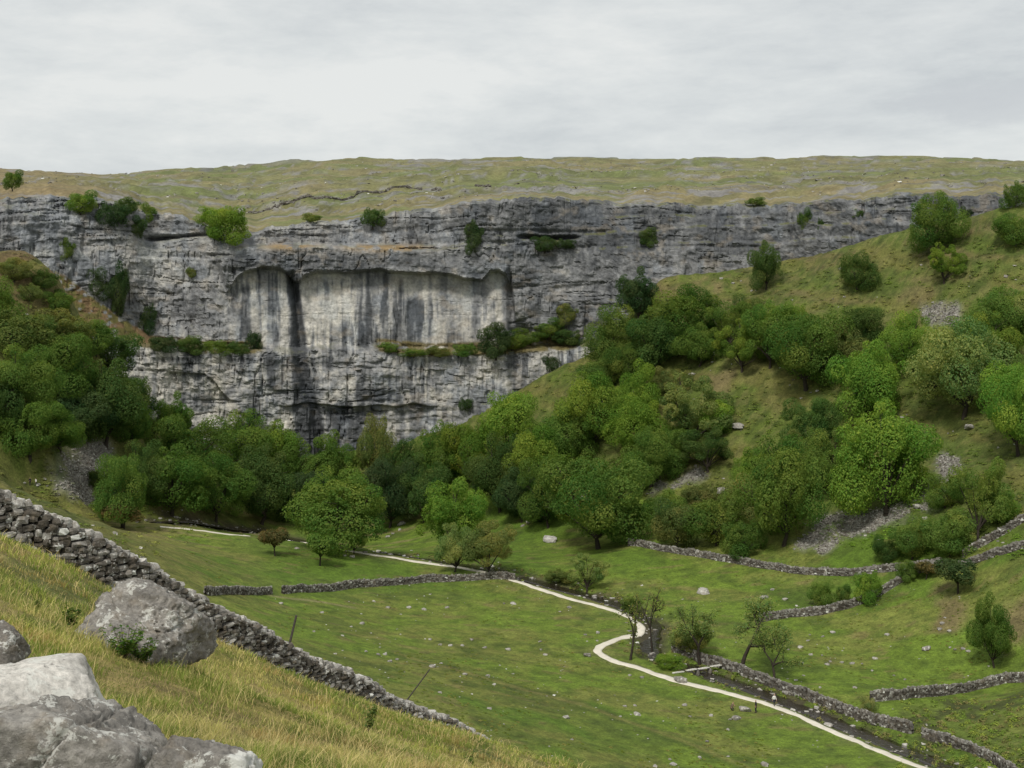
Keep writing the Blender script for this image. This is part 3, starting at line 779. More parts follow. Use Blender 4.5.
def rock(name, loc, size, seed, label, cat, mat, sub=4, rz=0, group=None, tone=0.6, white_end=False, **kw):
    V, Fc = rock_verts(sub, seed, size, **kw)
    t = np.clip(tone + 0.25 * n3(V / max(size), 2.0, seed + 1), 0, 0.97)
    if white_end: t = np.where((V[:, 0] + 0.05 * n3(V, 9, 3) > 0.66 * V[:, 0].max()) & (V[:, 2] > -0.03), 1.0, t)
    o = obj(name, mesh_np(name, V, Fc, sub >= 4, None, t), mat)
    o.location = (loc[0], loc[1], loc[2] + CZ)
    o.rotation_euler = (0, 0, rz)
    return tag(o, label, cat, group)

# foreground outcrop rocks
q = P(40, 700, 7.7)
rock('pale_rock', (q[0] - 0.20, q[1] + 0.15, q[2] - 0.275), (0.58, 0.5, 0.44), 24, 'whitish smooth limestone rock behind the grey one at the bottom corner', 'rock', M['palerock'], 6, 0.3, tone=1.0, planes=7, rough=0.05, sharp=16, grooves=((0.7, -0.5, 0.5, 0.1, 0.02, 0.04),))
q = P(75, 745, 6.6)
rock('grey_rock', (q[0] - 0.10, q[1] + 0.02, q[2] - 0.17), (0.55, 0.52, 0.44), 31, 'big rough grey limestone rock with lichen in the bottom corner', 'rock', M['rock'], 6, 0.1, tone=0.58, planes=13, rough=0.10, sharp=20, cracks=0.03, grooves=((0.8, -0.2, -0.55, -0.05, 0.018, 0.10), (0.3, -0.5, 0.8, 0.45, 0.015, 0.05)))
q = P(207, 760, 6.2)
rock('lichen_rock', (q[0] - 0.01, q[1] - 0.1, q[2] - 0.12), (0.27, 0.3, 0.27), 47, 'small brown-grey rock with a bright white end, in front of the grassy slope', 'rock', M['rock'], 6, -0.1, tone=0.45, white_end=True, planes=9, rough=0.10, sharp=18, cracks=0.02)
q = P(2, 638, 10.5)
rock('dark_rock', (q[0] - 0.05, q[1], q[2] - 0.08), (0.22, 0.24, 0.20), 53, 'dark grey rock behind the whitish rock, half buried in grass', 'rock', M['rock'], 6, 0.0, tone=0.3, planes=8, rough=0.08, sharp=16)
# the great boulder by the wall
q = P(150, 622, 22.0)
rock('boulder', (q[0] - 0.04, q[1], q[2] - 0.10), (1.06, 1.0, 0.82), 61, 'great lichen-blotched boulder in front of the near stone wall', 'boulder', M['boulder'], 6, 0.05, tone=0.50, planes=9, rough=0.10, sharp=11, cracks=0.03, extra=((0.45, -0.2, 0.87, 0.72), (-0.85, 0, 0.5, 0.84)), grooves=((0.95, -0.1, 0.12, -0.52, 0.035, 0.13), (0.25, -0.45, 0.85, 0.60, 0.022, 0.06)))

# ------------------------------------------------------------------ dry stone walls
def cube_sub():
    g = np.linspace(-1, 1, 3)
    pts, fc, ix = [], [], {}
    def vid(p):
        k_ = tuple(np.round(p, 3))
        if k_ not in ix: ix[k_] = len(pts); pts.append(p)
        return ix[k_]
    for a in range(3):
        for s in (-1, 1):
            u, v = (a + 1) % 3, (a + 2) % 3
            for i in range(2):
                for j in range(2):
                    cs = []
                    for di, dj in ((0, 0), (1, 0), (1, 1), (0, 1)):
                        p = [0, 0, 0]; p[a] = s; p[u] = g[i + di]; p[v] = g[j + dj]
                        cs.append(vid(np.array(p, float)))
                    fc.append(cs if s > 0 else cs[::-1])
    V = np.array(pts)
    n = np.linalg.norm(V, axis=1)[:, None]
    V = V / n ** 0.55
    return V * 0.62, np.array(fc)
ST26 = cube_sub()
ST26N = (ST26[0] * 0.90, ST26[1])
ST8 = (np.array([[x, y, z] for x in (-.5, .5) for y in (-.5, .5) for z in (-.5, .5)]), np.array([[0, 1, 3, 2], [4, 6, 7, 5], [0, 4, 5, 1], [2, 3, 7, 6], [0, 2, 6, 4], [1, 5, 7, 3]]))
def stones_mesh(name, cen, size, ang, tmpl, jit, seed, tint):
    r_ = np.random.default_rng(seed)
    T_, Fc = tmpl
    n, m = len(cen), len(T_)
    v = T_[None] + r_.normal(0, jit, (n, m, 3))
    v = v * size[:, None, :]
    tilt = r_.normal(0, 0.14, n)
    ct, st = np.cos(tilt)[:, None], np.sin(tilt)[:, None]
    vx, vz = v[..., 0] * ct - v[..., 2] * st, v[..., 0] * st + v[..., 2] * ct
    ca, sa = np.cos(ang)[:, None], np.sin(ang)[:, None]
    V = np.stack([vx * ca - v[..., 1] * sa, vx * sa + v[..., 1] * ca, vz], -1) + cen[:, None, :]
    Fa = (Fc[None] + (np.arange(n) * m)[:, None, None]).reshape(-1, Fc.shape[1])
    return mesh_np(name, V.reshape(-1, 3), Fa, False, None, np.repeat(tint, m))
def wall_line(pl, zf, step=0.15):
    q = smooth_line([p[:2] for p in pl], step, 6)
    s = np.r_[0, np.cumsum(np.linalg.norm(np.diff(q, axis=0), axis=1))]
    tg = np.gradient(q, axis=0)
    an = np.arctan2(tg[:, 1], tg[:, 0])
    z = zf(q[:, 0], q[:, 1])
    kz = np.ones(9) / 9
    z = np.convolve(np.pad(z, 4, 'edge'), kz, 'valid')
    return q, s, an, z
def stone_wall(name, label, pl, zf, h, w, sl, shh, tmpl, jit, seed, mat, group=None, bright=0.30, hprof=None):
    r_ = np.random.default_rng(seed)
    q, s, an, z = wall_line(pl, zf)
    hp = (1 + 0.22 * (vn(s / 2.6, 0, seed) - 0.5) + 0.12 * (vn(s / 0.8, 0, seed + 1) - 0.5)) * h
    if hprof is not None: hp = hp * np.interp(s / s[-1], hprof[0], hprof[1])
    at = lambda t: (np.interp(t, s, q[:, 0]), np.interp(t, s, q[:, 1]), np.interp(t, s, np.unwrap(an)), np.interp(t, s, z), np.interp(t, s, hp))
    cen, siz, ang, tin = [], [], [], []
    nco = max(3, int(h / shh))
    for side in (-1, 1):
        for c in range(nco):
            t = r_.uniform(0, sl)
            while t < s[-1]:
                lw = sl * r_.uniform(0.55, 1.6)
                x, y, a, zz_, hh = at(t + lw / 2)
                f = (c + 0.5) / nco
                off = side * (w / 2) * (1.0 - 0.30 * f) * r_.uniform(0.86, 1.12)
                hs = hh / nco * r_.uniform(0.85, 1.35)
                cen.append((x - math.sin(a) * off, y + math.cos(a) * off, zz_ + CZ - 0.05 + f * hh + r_.normal(0, shh * 0.12)))
                siz.append((lw * 0.99, w * 0.5 * r_.uniform(.8, 1.2), hs))
                ang.append(a + r_.normal(0, 0.1))
                tin.append(np.clip(r_.beta(0.8, 4.2) + (r_.uniform(.35, .75) if r_.random() < 0.16 else 0), 0, 1))
                t += lw
    root = empty(name, (0, 0, 0), label, 'stone wall', group)
    root['kind'] = 'thing'
    x, y, a, zz_, hh = at(s[-1] / 2)
    base = np.array([float(x), float(y), float(zz_) + CZ])
    root.location = base
    lo = lambda c_: np.array(c_) - base
    obj('wall_courses', stones_mesh('wall_courses', lo(cen), np.array(siz), np.array(ang), tmpl, jit, seed, np.array(tin)), mat, root)
    # rubble heart of the wall
    ts = np.arange(0, s[-1], 0.5)
    x, y, a, zz_, hh = at(ts)
    rows = []
    for off, zf_ in ((-.40, -.3), (-.26, .9), (.26, .9), (.40, -.3)):
        rows.append(np.stack([x - np.sin(a) * off * w, y + np.cos(a) * off * w, zz_ + CZ + np.where(zf_ > 0, zf_ * hh, zf_)], -1))
    V = np.concatenate(rows, 0) - base
    obj('wall_heart', mesh_np('wall_heart', V, grid_faces(4, len(ts), True), False, None, np.full(len(V), 0.05)), mat, root)
    # coping stones set along the top
    cen, siz, ang, tin = [], [], [], []
    t = 0.0
    while t < s[-1]:
        lw = sl * r_.uniform(0.55, 1.25)
        x, y, a, zz_, hh = at(t + lw / 2)
        sh = shh * r_.uniform(1.0, 2.1)
        cen.append((x, y, zz_ + CZ + hh + sh * 0.30 - 0.05)); siz.append((lw, w * 0.72 * r_.uniform(.8, 1.15), sh * 1.3)); ang.append(a + r_.normal(0, 0.15))
        tin.append(np.clip(r_.normal(bright + 0.24, 0.17), 0.05, 1))
        t += lw * 0.86
    obj('wall_coping', stones_mesh('wall_coping', lo(cen), np.array(siz), np.array(ang), tmpl, jit, seed + 5, np.array(tin)), mat, root)
    return root
nw = [P(*p) for p in wall_top]
stone_wall('dry_stone_wall', 'tumbledown rubble wall running down the near hillside behind the great boulder', nw, gz, WH - 0.15, 0.62, 0.30, 0.125, ST26N, 0.055, 5, M['wallstone'], bright=0.42, hprof=([0, .12, .3, .55, .8, 1], [1.30, 1.22, 1.08, 1.02, .9, .7]))
FW = dict(h=1.45, w=0.45, sl=0.42, shh=0.22, tmpl=ST8, jit=0.09, bright=0.22, mat=M['farwall'])
GW = 'dry stone walls dividing the valley pastures'
def fwall(label, pts, seed, **kw):
    d = dict(FW); d.update(kw)
    stone_wall('field_wall', label, [hit(*p) for p in pts], gz, seed=seed, group=GW, **d)
fwall('grey field wall crossing the pasture from the gateway gap to the bend of the path', [(282, 594), (300, 592), (360, 587), (430, 582), (480, 580), (514, 580)], 71, h=1.36)
fwall('short wall stub between the near hillside and the gateway gap', [(205, 595), (235, 594), (271, 594)], 72, h=1.20)
fwall('long field wall below the grey scree at the foot of the wooded slope', [(628, 546), (660, 551), (700, 557), (735, 563), (768, 569), (800, 574), (845, 576), (885, 572), (915, 568), (942, 565)], 73, h=1.365)
fwall('dark wall winding up the pasture beside the three young bushes', [(758, 622), (790, 617), (820, 615), (850, 608), (875, 598), (895, 586), (910, 575), (935, 568)], 74, h=1.44)
fwall('upper of the two walls climbing the slope under the tall open tree', [(962, 558), (985, 545), (1005, 534), (1026, 521), (1060, 500)], 75, h=1.52)
fwall('lower of the two walls climbing the slope beside the dark hawthorn', [(958, 569), (985, 560), (1005, 554), (1026, 549), (1060, 540)], 76, h=1.36)
fwall('wall along the beck bank from the stone footbridge to the wall gap', [(672, 652), (695, 660), (722, 668), (765, 684), (800, 697), (840, 713), (875, 725), (912, 734)], 77, h=1.52)
fwall('wall curving along the beck from the wall gap out of the picture', [(922, 737), (945, 744), (970, 752), (995, 764), (1012, 776), (1030, 795)], 78, h=1.36)
fwall('wall between the two pastures that starts at the white-flowering bush', [(870, 702), (900, 700), (940, 696), (975, 690), (1005, 683), (1040, 678)], 79, h=1.52)
mz_f = lambda x, y: np.array([MZ[int(np.argmin(np.abs(MY[:, int(np.clip(round((CX + a / b * F - mpx[0]) / 3), 0, len(mpx) - 1))] - b))), int(np.clip(round((CX + a / b * F - mpx[0]) / 3), 0, len(mpx) - 1))] for a, b in zip(np.atleast_1d(x), np.atleast_1d(y))])
stone_wall('moor_wall', 'thin dark wall climbing across the moor above the cliff', [moor_hit(*p) for p in ((248, 213), (290, 206), (330, 199), (360, 194), (420, 190), (490, 188))], mz_f, seed=80, h=0.5, w=0.5, sl=0.8, shh=0.3, tmpl=ST8, jit=0.12, bright=0.0, mat=M['farwall'])

# ------------------------------------------------------------------ path, beck, footbridge
def strip(name, pl, zf, hw, lift, mat, seed, drop=0.35, prof=(-1, -.5, 0, .5, 1)):
    q = smooth_line(pl, 0.5, 10)
    tg = np.gradient(q, axis=0)
    tg /= np.linalg.norm(tg, axis=1)[:, None]
    nrm = np.c_[-tg[:, 1], tg[:, 0]]
    s = np.arange(len(q)) * 0.5
    rows = []
    for j, u in enumerate(prof):
        wv = hw * (1 + 0.55 * (fbm(s / 2.2, 5 + np.sign(u) * 3, seed, 4) - 0.5) + 0.3 * (vn(s / 9.0, 1 + np.sign(u), seed + 2) - 0.5))
        p = q + nrm * (u * wv)[:, None]
        rows.append(np.c_[p, zf(p[:, 0], p[:, 1]) + lift + CZ])
    lo, hi = rows[0].copy(), rows[-1].copy()
    lo[:, 2] -= drop; hi[:, 2] -= drop
    rows = [lo] + rows + [hi]
    return obj(name, mesh_np(name, np.concatenate(rows, 0), grid_faces(len(rows), len(q), True), True), mat)
tag(strip('path', pathl, gz, 0.85, 0.06, M['pathgravel'], 3), 'pale winding gravel footpath along the valley floor', 'path', kind='structure')
def beck_z(x, y):
    q = smooth_line(beck, 0.5, 10)
    zc = gz(q[:, 0], q[:, 1])
    kz = np.ones(31) / 31
    zc = np.convolve(np.pad(zc, 15, 'edge'), kz, 'valid')
    return np.array([zc[np.argmin((q[:, 0] - a) ** 2 + (q[:, 1] - b) ** 2)] for a, b in zip(x, y)])
tag(strip('beck_water', beck, beck_z, 2.0, 0.14, M['water'], 7, 0.4), 'dark shallow beck running beside the path', 'beck', kind='structure')

# clapper footbridge
a, b = hit(672, 674), hit(722, 669)
root = empty('footbridge', ((a[0] + b[0]) / 2, (a[1] + b[1]) / 2, min(a[2], b[2]) + CZ), 'low slab footbridge of pale stone crossing the beck to the wall', 'footbridge')
ln = np.hypot(*(b - a)[:2])
ang = math.atan2(b[1] - a[1], b[0] - a[0])
root.rotation_euler = (0, 0, ang)
hz = max(a[2], b[2]) - min(a[2], b[2])
def blockbm(name, cx, cz, sx, sy, sz, mat, parent, tint=0.8):
    v, f = ST26
    V = (v / np.abs(v).max()) * np.array([sx, sy, sz]) / 2 + np.array([cx, 0, cz]) + np.random.default_rng(int(abs(cx) * 100)).normal(0, 0.02, v.shape)
    return obj(name, mesh_np(name, V, f, False, None, np.full(len(V), tint)), mat, parent)
for i in range(4):
    blockbm('stone_slab', (i - 1.5) * ln / 4, hz * 0.5 + 0.35 + 0.08 * (i % 2), ln / 4 * 0.98, 0.8, 0.22, M['palerock'], root, 0.9)
for i in (-1, 0, 1):
    blockbm('stone_pier', i * ln / 4, hz * 0.5 - 0.35, 0.6, 0.9, 1.2, M['farwall'], root, 0.3)

# ------------------------------------------------------------------ trees
def tube(segs, sides=6):
    """segs: list of ((p0, r0), (p1, r1)); returns verts, quads"""
    Vs, Fs = [], []
    for (p0, r0), (p1, r1) in segs:
        p0, p1 = np.array(p0, float), np.array(p1, float)
        d = p1 - p0
        d /= np.linalg.norm(d) + 1e-9
        u = np.cross(d, [0, 0, 1.0] if abs(d[2]) < 0.9 else [1.0, 0, 0]); u /= np.linalg.norm(u)
        w = np.cross(d, u)
        b = len(Vs)
        for p, r in ((p0, r0), (p1, r1)):
            for k_ in range(sides):
                t = 2 * math.pi * k_ / sides
                Vs.append(p + r * (u * math.cos(t) + w * math.sin(t)))
        for k_ in range(sides):
            Fs.append((b + k_, b + (k_ + 1) % sides, b + sides + (k_ + 1) % sides, b + sides + k_))
    return np.array(Vs), np.array(Fs)
def leaf_quads(pos, nrm, size, r_):
    n = len(pos)
    nrm = nrm / (np.linalg.norm(nrm, axis=1)[:, None] + 1e-9)
    u = np.cross(nrm, r_.normal(size=(n, 3))); u /= np.linalg.norm(u, axis=1)[:, None] + 1e-9
    w = np.cross(nrm, u)
    sz = size * r_.uniform(0.55, 1.35, n)
    a = (sz * r_.uniform(.7, 1.2, n))[:, None]; b = (sz * r_.uniform(.4, .8, n))[:, None]
    bend = nrm * (sz * 0.25)[:, None]
    V = np.stack([pos - u * a - bend, pos - w * b, pos + u * a - bend, pos + w * b], 1)
    Fq = (np.arange(n) * 4)[:, None] + np.arange(4)[None]
    return V.reshape(-1, 3), Fq
def crown_proto(seed, nl=16, c0=0.15, nleaf=8500, leaf=0.021, spread=(0.40, 0.72), lr=(0.17, 0.30), core=0.33, top=0.5):
    r_ = np.random.default_rng(seed)
    cz, rz = (1 + c0) / 2, (1 - c0) / 2
    lobes = [(np.array([0, 0, cz - 0.05]), core)]
    while len(lobes) < nl:
        d = r_.normal(size=3); d /= np.linalg.norm(d)
        if d[2] < -0.65 or (d[2] < 0 and r_.random() < 0.35): continue
        f = r_.uniform(*spread)
        p = d * f * np.array([0.5, 0.5, rz])
        r = r_.uniform(*lr) * (1 - 0.25 * max(0, d[2]))
        # keep the lobe in the crown box
        p[2] = np.clip(p[2] + cz, c0 + r * 0.6, 1 - r * 0.75)
        lobes.append((p, r))
    cen = np.array([l[0] for l in lobes]); rad = np.array([l[1] for l in lobes])
    n = int(nleaf * 1.9)
    k_ = r_.choice(len(lobes), n, p=rad ** 2 / np.sum(rad ** 2))
    dd = r_.normal(size=(n, 3)); dd /= np.linalg.norm(dd, axis=1)[:, None]
    rr = rad[k_] * (1 - 0.32 * r_.random(n) ** 1.8 + 0.10 * r_.random(n) ** 3)
    # clumps: bulge by a coarse noise so that the outline breaks up
    bul = 1 + 0.34 * (fbm(dd[:, 0] * 3 + k_ * 7.1, dd[:, 1] * 3 + dd[:, 2] * 2.1, seed, 3) - 0.5)
    pos = cen[k_] + dd * (rr * bul)[:, None] * np.array([1, 1, 0.92])
    dist = np.linalg.norm(pos[:, None, :] - cen[None], axis=2) / rad[None]
    keep = dist.min(1) > 0.52
    keep &= pos[:, 2] > max(c0 * 0.6, -0.03)
    gap = fbm(pos[:, 0] * 9 + 3, pos[:, 1] * 9 + pos[:, 2] * 7, seed + 9, 2)
    keep &= gap > 0.30
    pos, dd, k_ = pos[keep][:nleaf], dd[keep][:nleaf], k_[keep][:nleaf]
    V, Fq = leaf_quads(pos, dd * 1.4 + r_.normal(0, 0.55, dd.shape) + np.array([0, 0, 0.45]), leaf, r_)
    lt = r_.normal(0, 0.10, len(lobes))
    tint = np.clip(0.5 + lt[k_] + r_.normal(0, 0.10, len(pos)) + 0.12 * (fbm(pos[:, 0] * 6, pos[:, 2] * 6 + pos[:, 1] * 4, seed + 4, 2) - 0.5), 0, 1)
    me = mesh_np('crown', V, Fq, False, None, np.repeat(tint, 4))
    # trunk and limbs reaching into the lobes
    segs = []
    lean = r_.normal(0, 0.02, 2)
    fork = np.array([lean[0], lean[1], max(0.10, c0 * 1.1)])
    segs.append(((np.array([0, 0, -0.06]), 0.034), (np.array([0, 0, 0.02]), 0.026)))
    segs.append(((np.array([0, 0, 0.02]), 0.026), (fork, 0.019)))
    for c_, r in lobes[:11]:
        midp = (fork + c_) / 2 + np.array([0, 0, 0.03]) + r_.normal(0, 0.02, 3)
        segs.append(((fork, 0.012), (midp, 0.008)))
        segs.append(((midp, 0.008), (c_, 0.003)))
        for _ in range(2):
            segs.append(((c_ * 0.6 + midp * 0.4, 0.004), (c_ + r_.normal(0, 0.08, 3), 0.0015)))
    Vt, Ft = tube(segs, 6)
    return me, mesh_np('trunk', Vt, Ft, True)
def sparse_proto(seed, leafn=900, leaf=0.022, levels=4, spread=0.62):
    r_ = np.random.default_rng(seed)
    segs, tips = [], []
    def grow(p, d, ln, r, lv):
        q = p
        for i in range(3):
            d2 = d + r_.normal(0, 0.14, 3); d2 /= np.linalg.norm(d2)
            n = q + d2 * ln / 3
            segs.append(((q, r * (1 - i * .15)), (n, r * (1 - (i + 1) * .15))))
            q, d = n, d2
            if lv <= 2: tips.append(q)
        if lv == 0: return
        for _ in range(3 if lv > 1 else 2):
            nd = d + r_.normal(0, spread, 3) + np.array([0, 0, 0.12]); nd /= np.linalg.norm(nd)
            grow(q, nd, ln * r_.uniform(0.55, 0.85), r * 0.55, lv - 1)
    grow(np.array([0, 0, -0.05]), np.array([r_.normal(0, .15), r_.normal(0, .1), 1.0]), 0.36, 0.036, levels)
    Vt, Ft = tube(segs, 5)
    k_ = 1.0 / Vt[:, 2].max()
    kx = 0.48 / np.abs(Vt[:, :2]).max()
    Vt = Vt * np.array([kx, kx, k_])
    tips = np.array(tips) * np.array([kx, kx, k_])
    ch = r_.choice(len(tips), leafn)
    pos = tips[ch] + r_.normal(0, 0.035, (leafn, 3))
    pos = pos[pos[:, 2] > 0.2]
    V, Fq = leaf_quads(pos, r_.normal(size=pos.shape) + np.array([0, 0, .4]), leaf, r_)
    return mesh_np('crown', V, Fq, False, None, np.repeat(r_.uniform(0.2, 0.8, len(pos)), 4)), mesh_np('trunk', Vt, Ft, True)
PROTO = {
    'dome': [crown_proto(s, 36, -0.06, 30000, 0.0113, (0.42, 0.92), (0.07, 0.23), 0.32) for s in (1, 2, 3, 4, 21, 22)],
    'tall': [crown_proto(s, 24, -0.04, 24000, 0.0118, (0.38, 0.92), (0.07, 0.22), 0.29) for s in (5, 6, 7, 23)],
    'loose': [crown_proto(s, 26, 0.08, 18000, 0.0112, (0.50, 0.98), (0.07, 0.16), 0.20) for s in (8, 9, 10)],
    'bush': [crown_proto(s, 22, -0.12, 17000, 0.0145, (0.40, 0.92), (0.09, 0.25), 0.36) for s in (11, 12, 13, 24)],
    'thorn': [crown_proto(s, 11, 0.24, 3200, 0.030, (0.5, 0.78), (0.17, 0.26), 0.24) for s in (14, 15)],
    'sparse': [sparse_proto(s, 4200, 0.013) for s in (16, 17)],
    'bare': [sparse_proto(s, 420, 0.020, 3, 0.5) for s in (18, 19)],
}
for v in PROTO.values():
    for cr, tk in v:
        cr.materials.append(M['leaves']); tk.materials.append(M['bark'])
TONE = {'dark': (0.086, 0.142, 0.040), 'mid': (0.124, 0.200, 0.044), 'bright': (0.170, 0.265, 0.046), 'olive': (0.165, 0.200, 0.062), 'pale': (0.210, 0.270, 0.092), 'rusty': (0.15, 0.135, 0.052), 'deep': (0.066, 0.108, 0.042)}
tcount = {}
def plant(kind, tone, loc, hm, wm, label, name='tree', cat='tree', group=None):
    i = tcount.get(kind, 0)
    tcount[kind] = i + 1
    r_ = np.random.default_rng(1000 + sum(tcount.values()))
    cr, tk = PROTO[kind][i % len(PROTO[kind])]
    root = empty(name, (loc[0], loc[1], loc[2] + CZ - 0.1), label, cat, group, r_.uniform(0, 6.28), (wm, wm, hm))
    c = obj('crown', cr, None, root)
    t = obj('trunk', tk, None, root)
    v = np.array(TONE[tone]) * r_.uniform(0.88, 1.14) * r_.uniform(0.95, 1.05, 3)
    c.color = (*v, 1)
    return root
def tree(px, base, top, w, kind, tone, label, group='broadleaf trees of the cove wood', name='tree', cat='tree'):
    g = hit(px, base)
    k_ = g[1] / F
    return plant(kind, tone, g, (base - top) * k_, w * k_ * 1.06, label, name, cat, group)
GL, GC, GM, GR = 'trees on the western slope', 'trees of the wood below the cliff', 'trees climbing the slope under the cliff', 'trees on the eastern slope'
